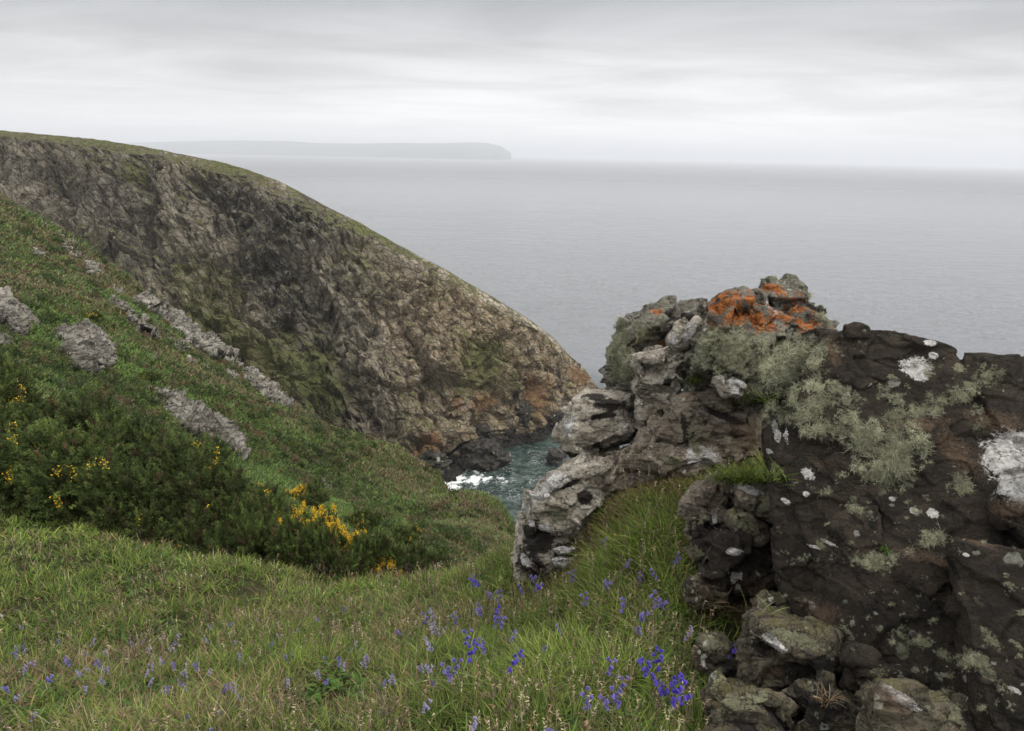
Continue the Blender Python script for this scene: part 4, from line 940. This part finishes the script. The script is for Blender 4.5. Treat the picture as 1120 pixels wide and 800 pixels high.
# gorse bushes: three source bushes, then copies
M_FLOWER, N, out = new_mat('gorse_blossom'); principled(N, out, N.attr('col', 'Color'), .6, .2)
M_WOOD, N, out = new_mat('gorse_wood'); tcx = N.new('ShaderNodeTexCoord')
principled(N, out, N.mix(N.noise(tcx.outputs['Object'], 30, 5, .6), (.05, .035, .025), (.16, .12, .09)), .95, .1)
def gorse_meshes(seed, nlobe, blossom, lite=1.0):
    g_ = np.random.default_rng(seed)
    cen = []; rads = []
    for i in range(nlobe):
        a = g_.uniform(0, 6.28); q = math.sqrt(g_.random())*.74; h = .30+.52*g_.random()*(1-.45*q)
        cen.append((q*math.cos(a), q*math.sin(a), h)); rads.append(g_.uniform(.20, .36))
    cen = np.array(cen); rads = np.array(rads)
    nsh, per = 1150, 10
    li0 = g_.integers(0, nlobe, nsh); dr0 = unit(g_.normal(size=(nsh, 3)))
    rs_ = rads[li0]*np.clip(.80-np.abs(g_.normal(size=nsh))*.28+.45*fbm(dr0*2.6+li0[:, None]*3.1, 3), .25, 1.25)
    b0 = cen[li0]+dr0*rs_[:, None]; sd = unit(dr0*.8+g_.normal(size=(nsh, 3))*.45+np.array([0, 0, .75]))
    sl0 = g_.uniform(.08, .24, nsh); tt_ = np.tile(np.linspace(0, 1, per), nsh); ii0 = np.repeat(np.arange(nsh), per)
    c = b0[ii0]+sd[ii0]*(sl0[ii0]*tt_)[:, None]; dr = sd[ii0]; ns = nsh*per
    c[:, 2] = np.where(c[:, 2] < .02, g_.uniform(.02, .4, ns), c[:, 2])
    lc = np.array([(.036, .050, .015), (.052, .074, .021), (.080, .112, .030), (.115, .15, .040), (.075, .055, .03)])
    tone = lc[g_.choice(5, nlobe, p=[.3, .3, .2, .1, .1])[li0]*0+np.clip(g_.choice(5, nsh, p=[.28, .34, .22, .08, .08]), 0, 4)][ii0]
    tone = tone*lite*(.75+.5*worley(b0*5+seed)[2])[ii0][:, None]*(.8+.45*tt_)[:, None]
    V, T, Cc = sprig_cloud(c, dr, 9, (.066-.034*tt_), np.full(ns, .011), tone)
    fo = mesh_np('foliage', V, T, M_LEAF, True, col=Cc)
    # blossoms
    nb = blossom; lb = g_.choice(nlobe, max(3, nlobe//3), replace=False)
    li = lb[g_.integers(0, len(lb), nb)]; db = unit(g_.normal(size=(nb, 3))+np.array([0, 0, .7]))
    okk = np.where(np.isin(li0, lb) & (b0[:, 2] > .3) & (dr0[:, 2] > -.3) & (rs_ > rads[li0]*.7))[0]; kk = okk[g_.integers(0, len(okk), nb)]
    cb_ = b0[kk]+sd[kk]*(sl0[kk]*1.0)[:, None]
    nf_ = 17; ii = np.repeat(np.arange(nb), nf_); q = cb_[ii]+g_.normal(size=(len(ii), 3))*np.array([.026, .026, .038])
    ax = unit(g_.normal(size=(len(ii), 3))+np.array([0, 0, .3]))
    cl_ = np.array([(.80, .50, .02), (.75, .40, .02), (.82, .60, .06)])[g_.integers(0, 3, len(ii))]*g_.uniform(.75, 1.1, (len(ii), 1))
    pts_ = [ribbons(q, ax, g_.normal(size=ax.shape)*.3, np.full(len(ii), .020), np.full(len(ii), .013), cl_, 2, .4),
            ribbons(q, unit(ax+g_.normal(size=ax.shape)*.8), g_.normal(size=ax.shape)*.3, np.full(len(ii), .017), np.full(len(ii), .011), cl_*.95, 2, .4)]
    V, T, Cc = join(pts_)
    bl = mesh_np('blossom', V, T, M_FLOWER, True, col=Cc)
    Vw, Tw = [], []; off = 0
    for i in range(nlobe):
        e_ = cen[i]; b_ = np.array([g_.normal()*.06, g_.normal()*.06, -.1]); md_ = (b_+e_)*.5+g_.normal(size=3)*.06
        v_, t_ = tube([b_, md_, e_, e_+(e_-md_)*.5], [.022, .016, .009, .003], 5); Vw.append(v_); Tw.append(t_+off); off += len(v_)
    for i in range(60):
        j = g_.integers(0, nlobe); e_ = cen[j]; dd = unit(g_.normal(size=(1, 3)))[0]
        v_, t_ = tube([e_*.5, e_, e_+dd*rads[j]*.95], [.008, .006, .002], 4); Vw.append(v_); Tw.append(t_+off); off += len(v_)
    wo_ = mesh_np('branches', np.concatenate(Vw), np.concatenate(Tw), M_WOOD)
    return fo, bl, wo_
GM = [gorse_meshes(11, 17, 6), gorse_meshes(12, 15, 12), gorse_meshes(13, 14, 170, 1.25), gorse_meshes(14, 16, 34, 1.3)]
bushes = [  # px, s, radius, height, variant, spin, label
    (-40, 10.6, 1.15, 1.35, 0, 0, 'dark gorse bush cut by the left edge, at the back of the thicket'),
    (60, 10.4, 1.1, 1.25, 1, 1, 'gorse bush at the back of the thicket, second from the left edge'),
    (130, 10.2, 1.0, 1.2, 0, 2, 'dark green gorse bush in the back row of the thicket'),
    (195, 10.0, .95, 1.10, 3, 3, 'brownish gorse bush below the long grey outcrop'),
    (255, 9.6, .85, 1.0, 0, 4, 'rounded gorse bush at the right end of the back row'),
    (-10, 8.6, 1.0, 1.12, 0, 5, 'gorse bush at the left edge with a few yellow flowers'),
    (65, 8.4, .92, 1.12, 3, 1, 'gorse bush with yellow flowers on its crown in the left front row'),
    (140, 8.1, .9, 1.1, 1, 2, 'gorse bush with scattered yellow flowers in the middle of the thicket'),
    (215, 7.8, .82, .95, 0, 3, 'nearly flowerless dark gorse bush in the front row of the thicket'),
    (262, 7.4, .70, .88, 1, 4, 'dark gorse bush just left of the bright orange-yellow blossom'),
    (290, 7.0, .50, .84, 2, 1, 'gorse bush thick with bright yellow blossom, tallest of the flowering ones'),
    (334, 6.5, .42, .70, 2, 2, 'gorse bush with blossom down to its foot beside the bare stems'),
    (380, 6.3, .38, .55, 2, 3, 'low gorse bush right of the brightest blossom'),
    (432, 6.6, .34, .46, 2, 5, 'small yellow-green gorse bush on the meadow edge'),
    (470, 7.1, .31, .40, 3, 1, 'last little gorse bush at the right end of the thicket'),
    (549, 9.2, .17, .55, 2, 3, 'tiny clump of yellow gorse left of the dark-footed boulder'),
    (100, 33, .55, .62, 2, 0, 'lone yellow gorse bush high on the left slope'),
    (395, 12.5, .45, .45, 3, 2, 'faintly flowering gorse behind the bright bushes'),
    (340, 12.5, .5, .5, 2, 4, 'gorse with orange blossom behind the main thicket beside the pale slope rock'),
    (445, 13, .4, .42, 3, 4, 'small gorse with one yellow spray behind the meadow edge'),
    (160, 29, .6, .45, 3, 2, 'low yellowish gorse on the slope between two outcrops'),
]
protos = {}
ypx = {100: 345, 160: 412, 549: 607, 395: 572, 340: 548, 445: 590}
def make_gorse(loc, rz, scx, lab, var):
    nm = 'gorse_bush'
    if var in protos:
        t = copy_tree(protos[var]); t.location = loc; t['label'] = lab
    else:
        t = thing(nm, loc, lab, 'gorse bush', 'gorse bushes along the meadow edge')
        for mn, me in zip(('foliage', 'blossom', 'branches'), GM[var]): obj(mn, me, t)
        protos[var] = t
    t.rotation_euler = (0, 0, rz); t.scale = scx; return t
for px, s, rad, hgt, var, sp_, lab in bushes:
    if px in ypx:
        q = under_px(px, ypx[px]+ (6 if px != 549 else 12), 4); x, y = q[0], q[1]
        if px == 549: q = P(px, 620, s); x, y = q[0], q[1]
        f_ = max(1, np.hypot(x, y)/13) if px in (340, 395, 445) else 1; rad, hgt = rad*f_, hgt*f_
    else:
        q = P(px, 540, s); x, y = q[0], q[1]
    make_gorse((x, y, g1(x, y)-.06), sp_*1.05, (rad, rad, hgt*.95), lab, var)

# bluebells
M_STEM, N, out = new_mat('bluebell_stem'); principled(N, out, (.07, .10, .035), .6, .3)
M_BELL = M_PETAL
def bell_mesh(colr, name='flower'):
    V, Cb = [], []; ns_ = 12; prof_ = [(0, .0010), (-.002, .0034), (-.007, .0042), (-.012, .0044), (-.0155, .0060), (-.0165, .0088)]
    for j, (zz_, rr_) in enumerate(prof_):
        for k in range(ns_):
            a = 2*math.pi*k/ns_; tip = (k % 2 == 0); r2 = rr_; z2 = zz_
            if j >= 4 and not tip: r2 = rr_*.72; z2 = zz_*.86
            if j == 5 and tip: z2 = zz_+.003
            V.append((r2*math.cos(a), r2*math.sin(a), z2)); Cb.append(np.array(colr)*(1.15 if tip else .85))
    T = []
    for j in range(len(prof_)-1):
        for k in range(ns_):
            a, b = j*ns_+k, j*ns_+(k+1) % ns_; T += [(a, b, b+ns_), (a, b+ns_, a+ns_)]
    return np.array(V), np.array(T), np.array(Cb)
def stalk(h, bendx):
    pts_ = []
    for t in np.linspace(0, 1, 12):
        pts_.append((bendx*t**3, 0, h*(t-.10*t**5)))
    return np.array(pts_)
def bluebell_proto(h, bendx, nb, colr, nleaf=3, seed=0):
    g_ = np.random.default_rng(seed); st_ = stalk(h, bendx)
    v, t = tube(st_, np.linspace(.0024, .0011, 12), 5); stem = mesh_np('stem', v, t, M_STEM)
    bv_, bt, bc_ = bell_mesh(colr); bells = []
    bm_ = mesh_np('flower', bv_*1.25, bt, M_BELL, True, col=bc_)
    for i in range(nb):
        f = .64+.36*i/max(1, nb-1); k = f*11; a = int(min(k, 10)); c = st_[a]+(st_[a+1]-st_[a])*(k-a)
        side = g_.uniform(-1.3, 1.3); off = np.array([math.cos(side)*.013, math.sin(side)*.013, -.001])
        bells.append((c+off, (g_.uniform(-.3, .3), -.55+g_.uniform(-.2, .2), side), 1.12-.35*f*g_.uniform(.6, 1)))
    leaves = []
    for i in range(nleaf):
        a = g_.uniform(0, 6.28); c = np.array([[.105, .17, .035]])*g_.uniform(.8, 1.3)
        v, t, cc_ = ribbons(np.zeros((1, 3)), np.array([[math.cos(a)*.5, math.sin(a)*.5, 1.]]), np.array([[math.cos(a)*.8, math.sin(a)*.8, -.65]]), np.array([h*g_.uniform(.6, .85)]), np.array([.011]), c, 7)
        leaves.append(mesh_np('leaf', v, t, M_LEAF, True, col=cc_))
    return stem, bm_, bells, leaves
FRESH = (.21, .18, .47); FADE = (.34, .31, .46); DEEP = (.13, .09, .52)
BP = [bluebell_proto(.22, .045, 8, FRESH, 3, 1), bluebell_proto(.19, .03, 6, FADE, 2, 2), bluebell_proto(.25, .055, 11, DEEP, 3, 3), bluebell_proto(.17, .035, 5, FRESH, 2, 4)]
BH = [.195, .17, .22, .15]
bproto = {}
def bluebell(px, py, var, lab, group, detailed):
    hh = BH[var]; ss = np.linspace(1.2, 12, 500); p = CAM+ray(px, py)*ss[:, None]
    dz = p[:, 2]-gh(p[:, 0], p[:, 1]); i = np.where(dz < hh*(.86 if detailed else .6))[0]; i = i[0] if len(i) else -1
    s = ss[i]
    x, y = p[i, 0], p[i, 1]; z = g1(x, y)
    sc_ = random.uniform(.78, .98); rz = random.uniform(0, 6.28)
    key = (var, detailed)
    if key not in bproto:
        t = thing('bluebell', (0, 0, 0), lab, 'bluebell', group)
        stem, bm_, bells, leaves = BP[var]
        if detailed:
            obj('stem', stem, t)
            for c, rot, sb in bells:
                o = obj('flower', bm_, t, tuple(c)); o.rotation_euler = rot; o.scale = (sb,)*3
            for l in leaves: obj('leaf', l, t)
        else:
            obj('stem', stem, t); o = None; pts_ = []
            v0 = np.empty(len(bm_.vertices)*3, np.float32); bm_.vertices.foreach_get('co', v0); v0 = v0.reshape(-1, 3)
            colr = (FRESH, FADE, DEEP, FRESH)[var]; _, bt, bc_ = bell_mesh(colr)
            for c, rot, sb in bells:
                from mathutils import Euler
                M_ = np.array(Euler(rot).to_matrix()); pts_.append((v0@M_.T*sb*1.25+c, bt, bc_))
            V, T, Cc = join(pts_); obj('flowers', mesh_np('flowers', V, T, M_BELL, True, col=Cc), t)
        bproto[key] = t
    else:
        t = copy_tree(bproto[key])
    t.location = (x, y, z); t.rotation_euler = (random.uniform(-.1, .1), random.uniform(-.1, .1), rz); t.scale = (sc_*(1.0 if detailed else .66),)*3
    t['label'] = lab; t['group'] = group
    return t
ORD = 'first second third fourth fifth sixth seventh eighth ninth tenth eleventh twelfth thirteenth fourteenth fifteenth sixteenth seventeenth eighteenth nineteenth'.split()
def drift(Z, vars_, where, group, detailed, look):
    order = sorted(range(len(Z)), key=lambda i: Z[i][0])
    for i, a in enumerate(Z):
        v_ = a[2] if len(a) > 2 else vars_[i % len(vars_)]; k = order.index(i)
        o_ = 'leftmost' if k == 0 else 'rightmost' if k == len(Z)-1 else ORD[k]+' from left'
        lk = look if isinstance(look, str) else look[v_]
        bluebell(a[0], a[1], v_, f'{lk} bluebell, {o_} {where}', group, detailed)
LK = {0: 'fresh violet', 1: 'faded lilac', 2: 'tall deep violet', 3: 'short violet'}
Z1 = [(715, 717, 2), (720, 731, 2), (732, 743, 2), (737, 753, 2), (725, 738, 2), (728, 750, 2)]
drift(Z1, None, 'in the bright clump by the lower rocks', 'deep violet bluebells in the bright clump', True, 'deep violet')
Z2 = [(673, 746), (672, 757), (662, 729), (688, 762), (645, 769), (621, 792)]
drift(Z2, (0,), 'in the long grass beside the bright clump', 'bluebells left of the deep violet clump', True, LK)
Z3 = [(683, 661), (700, 664), (701, 679), (721, 662), (724, 624), (726, 649), (735, 610), (665, 628), (699, 630), (641, 654), (620, 682), (655, 588), (683, 612), (627, 628)]
drift(Z3, (3, 0), 'on the lush bank under the outcrop', 'bluebells on the lush bank under the outcrop', True, LK)
Z4 = [(519, 636), (529, 633), (540, 647), (521, 663), (532, 664), (539, 664), (544, 678), (554, 675), (506, 698), (502, 708), (535, 701), (543, 678), (556, 686), (547, 716), (584, 628), (592, 698), (542, 651), (588, 634), (574, 640)]
drift(Z4, (0, 2, 0, 3), 'in the drift left of the dark-footed boulder', 'bluebells drifting left of the dark-footed boulder', True, LK)
Z5 = [(499, 674), (480, 672), (480, 688), (460, 674), (478, 704), (477, 718), (504, 731), (468, 759), (512, 786), (488, 724), (485, 680), (474, 678)]
drift(Z5, (0, 1, 1), 'in the fading patch at bottom centre', 'fading bluebells at bottom centre', True, LK)
Z6 = [(439, 687), (387, 699), (373, 721), (350, 674), (318, 716), (278, 675), (373, 666), (340, 791), (434, 797), (544, 797)]
drift(Z6, (3, 1), 'of those scattered over the middle meadow', 'scattered bluebells of the middle meadow', False, LK)
Z7 = [(11, 715), (39, 720), (79, 720), (92, 731), (55, 736), (25, 728), (110, 721), (101, 724), (10, 746), (95, 699)]
drift(Z7, (0, 1), 'in the row by the lower left edge', 'bluebells towards the lower left edge', False, LK)
Z8 = [(180, 720), (193, 724), (200, 734), (219, 725), (235, 682), (246, 684), (194, 690), (225, 795), (247, 742), (240, 750), (160, 738), (197, 778)]
drift(Z8, (1, 3), 'among the dry seed heads left of centre', 'pale bluebells among dry seed heads', False, LK)
for k_ in range(54):
    bluebell(float(rng.uniform(0, 480)), float(np.clip(722+rng.normal()*22, 670, 790)), int(rng.choice([1, 1, 3])), 'tiny half-faded bluebell dotted through the dry grass of the left meadow', 'tiny bluebells dotted over the left meadow', False).scale = (.5,)*3
bluebell(790, 697, 2, 'single violet bluebell growing before the brown rock with the tan top', None, True)
bluebell(747, 684, 1, 'single faded bluebell at the edge of the dry grass by the jumbled rocks', None, True)

# hairy grey-green lichen on the rocks
LPAL = [(.42, .42, .29), (.32, .33, .22), (.50, .49, .36), (.24, .25, .17)]
def tuft_geo(c, nn_, size, ns, tone):
    base = np.repeat(c[None], ns, 0)+rng.normal(size=(ns, 3))*size*.22
    dv = nn_[None]*.75+rng.normal(size=(ns, 3))*.62; dv[:, 2] -= .10
    L = size*rng.uniform(.5, 1.15, ns); bd = rng.normal(size=(ns, 3))*.55; bd[:, 2] -= .12
    cl = pick(ns, LPAL, None, .14)*tone
    a = ribbons(base, dv, bd, L, np.full(ns, size*.052), cl*.75, 4, .25, cl*1.1)
    t = rng.uniform(.45, .8, ns); mid = base+unit(dv)*(L*t)[:, None]+bd*(L*t*t)[:, None]
    b = ribbons(mid, unit(dv)+rng.normal(size=(ns, 3))*.8, rng.normal(size=(ns, 3))*.3, L*.5, np.full(ns, size*.042), cl, 2, .3, cl*1.2)
    return join([a, b])
def lichen_patch(regs, name, lab=None, cat=None):
    pt = []
    for px, py, rx, ry, cnt, size, rot in regs:
        ncl = max(1, int(cnt*1.9/8)); kc = rng.normal(size=(ncl, 2))*.5; kc /= np.maximum(1, np.linalg.norm(kc, axis=1))[:, None]; kt = rng.uniform(.55, 1.35, ncl); kz = rng.uniform(.65, 1.3, ncl)
        for _ in range(int(cnt*1.9)):
            j = rng.integers(ncl); q = rng.normal(size=2)*min(4.2, rx*.6); a, b = kc[j, 0]*rx+q[0], kc[j, 1]*ry+q[1]*.8; r_ = R(rot)
            h = rhit(px+a*math.cos(r_)+b*math.sin(r_), py-a*math.sin(r_)+b*math.cos(r_))
            if h is None: continue
            nrm_ = np.array(h[1]); nrm_ = nrm_ if nrm_@_F < 0 else -nrm_
            pt.append(tuft_geo(np.array(h[0]), nrm_, size*.72*kz[j]*rng.uniform(.5, 1.1), 30, kt[j]*rng.uniform(.85, 1.1)))
    V, T, Cc = join(pt)
    if lab:
        o_ = V.mean(0); return obj(name, mesh_np(name, V-o_, T, M_LICHEN, True, col=Cc), None, tuple(o_), label=lab, category=cat)
    return obj(name, mesh_np(name, V, T, M_LICHEN, True, col=Cc), kind='stuff')
lichen_patch([(872, 385, 26, 20, 110, .022, 0), (858, 415, 20, 34, 110, .024, 0), (882, 440, 34, 28, 70, .028, 0), (850, 450, 14, 20, 40, .022, 0), (903, 470, 36, 16, 60, .024, 0), (945, 468, 34, 22, 80, .026, -10),
              (975, 488, 40, 22, 120, .028, 0), (985, 515, 30, 16, 60, .026, 0), (968, 505, 30, 20, 60, .026, 0), (1005, 448, 58, 8, 80, .020, 17), (1058, 430, 34, 8, 40, .018, 20), (1082, 415, 12, 12, 20, .016, 0),
              (930, 440, 16, 14, 24, .022, 0), (900, 425, 18, 16, 30, .026, 0), (893, 375, 12, 14, 24, .018, 0), (925, 380, 16, 5, 10, .014, 0), (923, 517, 6, 6, 5, .02, 0), (1074, 458, 7, 12, 14, .018, 0), (1022, 592, 14, 5, 22, .020, 0), (960, 432, 20, 6, 10, .018, 0)], 'grey_lichen')
lichen_patch([(800, 380, 34, 22, 120, .032, 0), (850, 395, 32, 24, 110, .034, 0), (772, 385, 14, 24, 50, .032, 0), (830, 415, 20, 12, 30, .03, 0), (680, 392, 10, 36, 120, .040, 0), (675, 372, 6, 20, 30, .035, 0), (700, 362, 16, 10, 26, .03, 0),
              (900, 345, 8, 14, 24, .034, 0), (888, 325, 8, 10, 14, .03, 0), (735, 505, 12, 8, 0, .02, 0), (851, 305, 10, 4, 8, .02, 0)], 'grey_lichen')
lichen_patch([(958, 612, 24, 7, 80, .012, 6), (1005, 703, 12, 5, 14, .014, 0), (1060, 722, 10, 6, 14, .016, 0), (938, 556, 10, 5, 8, .012, 0), (1030, 714, 5, 4, 5, .012, 0)], 'grey_lichen')
sp_r = []
for _ in range(95):
    sp_r.append((rng.uniform(850, 1118), rng.uniform(520, 785), rng.uniform(2, 6), rng.uniform(2, 4.5), int(rng.integers(2, 6)), rng.uniform(.006, .013), 0))
for _ in range(30):
    sp_r.append((rng.uniform(930, 1118), rng.uniform(385, 520), rng.uniform(2, 5), rng.uniform(2, 4.5), int(rng.integers(1, 4)), rng.uniform(.006, .012), 0))
for q in ((1005, 703, 16, 6), (1060, 722, 14, 8), (985, 690, 10, 6), (938, 558, 12, 8), (902, 538, 10, 6), (1062, 410, 13, 8), (1080, 404, 9, 12), (1020, 404, 8, 6), (925, 690, 9, 6), (1085, 702, 7, 5), (880, 700, 30, 5), (1030, 716, 6, 5), (1008, 592, 9, 5), (1000, 558, 5, 4)):
    sp_r.append((*q, 9, .011, 0))
lichen_patch(sp_r, 'grey_lichen')
lichen_patch([(1048, 530, 13, 9, 22, .026, 0)], 'lichen_tuft', 'bushy grey-green lichen tuft alone right of the big lichen mass', 'lichen')
lichen_patch([(980, 434, 8, 6, 10, .020, 0)], 'lichen_tuft', 'small round lichen tuft below the white crust spots on the slab', 'lichen')

# grass tufts rooted on ledges of the outcrop
def tuft_thing(px, py, rx, n, L, lab, cols=GREEN, w=.0035):
    rts = []
    for _ in range(n):
        a = px+rng.normal()*rx*.5; b = py+rng.normal()*3
        h = rhit(a, b)
        if h is None: 
            q = under_px(a, b, 1.2); rts.append(q); continue
        q2 = under_px(a, b, 1.2); hp = np.array(h[0])
        rts.append(hp if (hp-CAM)@_F < (q2-CAM)@_F else q2)
    rt = np.array(rts); n = len(rt); az = rng.uniform(0, 6.28, n); ln = rng.uniform(.2, .8, n)
    cl = pick(n, cols)
    V, T, Cc = ribbons(rt, np.c_[np.cos(az)*ln, np.sin(az)*ln-.25, np.ones(n)], np.c_[np.cos(az), np.sin(az), -np.ones(n)]*.3, L*rng.uniform(.6, 1.2, n), np.full(n, w), cl*.8, 4, 0, cl*1.15)
    o_ = rt.mean(0); obj('ledge_grass', mesh_np('ledge_grass', V-o_, T, M_LEAF, True, col=Cc), None, tuple(o_), kind='stuff')
tuft_thing(815, 525, 34, 900, .09, 'green grass filling the ledge beside the dark slab')
tuft_thing(822, 440, 22, 260, .08, 'short green grass under the orange rock beside the white-cornered stone')
tuft_thing(758, 418, 12, 100, .08, 'thin grass in the cleft right of the pitted grey rock')
tuft_thing(780, 668, 40, 380, .09, 'dry tan and green grass at the foot of the jumbled rocks', DRY+[(.16, .2, .06)], .0028)
tuft_thing(905, 768, 10, 40, .06, 'few pale dry blades between the lower rocks', DRY, .002)
tuft_thing(968, 604, 6, 50, .014, 'bright green moss cushion on the slab ledge', [(.10, .17, .02), (.08, .14, .02)], .005)
# grass growing over the bank against the rocks
n = 26000
pxs_ = rng.normal(690, 55, n); pys_ = rng.uniform(520, 640, n)
xs_, ys2 = [], []
q = np.array([P(a, b, 3.9) for a, b in zip(pxs_, pys_)]); 
ss = rng.uniform(3.2, 4.35, n); q = np.array([P(a, 560, c) for a, c in zip(pxs_, ss)]); x, y = q[:, 0], q[:, 1]; z = gh(x, y)
az = rng.uniform(0, 6.28, n); ln = rng.uniform(.2, .8, n); cl = np.where((rng.random(n) < np.clip(.42+1.7*nz(x, y, 2.6, 3), .05, .9))[:, None], pick(n, [(.20, .12, .07), (.26, .2, .11), (.14, .12, .05)]), pick(n, GREEN))
V, T, Cc = ribbons(np.c_[x, y, z-.01], np.c_[np.cos(az)*ln, np.sin(az)*ln, np.ones(n)], np.c_[np.cos(az), np.sin(az), -np.ones(n)]*.3, rng.uniform(.05, .13, n), np.full(n, .0045), cl*.75, 3, 0, cl*1.15)
obj('bank_grass', mesh_np('bank_grass', V, T, M_LEAF, True, col=Cc), kind='stuff')

# low reddish and brown leaves on the bare earth under the slab
n = 9000
pxr = rng.uniform(800, 1080, n); pyr = rng.uniform(690, 800, n); ss = rng.uniform(1.6, 2.6, n)
q = np.array([P(a, 760, c) for a, c in zip(pxr, ss)]); x, y = q[:, 0], q[:, 1]; z = gh(x, y)
cl = pick(n, [(.07, .045, .03), (.12, .035, .03), (.17, .05, .05), (.10, .085, .035), (.07, .085, .03), (.2, .15, .09)], [4, 1.5, 1, 2, 2, 1])
az = rng.uniform(0, 6.28, n)
V, T, Cc = ribbons(np.c_[x, y, z-.004], np.c_[np.cos(az), np.sin(az), rng.uniform(.1, 1.2, n)], np.c_[np.cos(az), np.sin(az), -np.ones(n)]*.2, rng.uniform(.012, .04, n), rng.uniform(.003, .007, n), cl, 2, 0, cl*1.2)
obj('ground_plants', mesh_np('ground_plants', V, T, M_LEAF, True, col=Cc), kind='stuff')
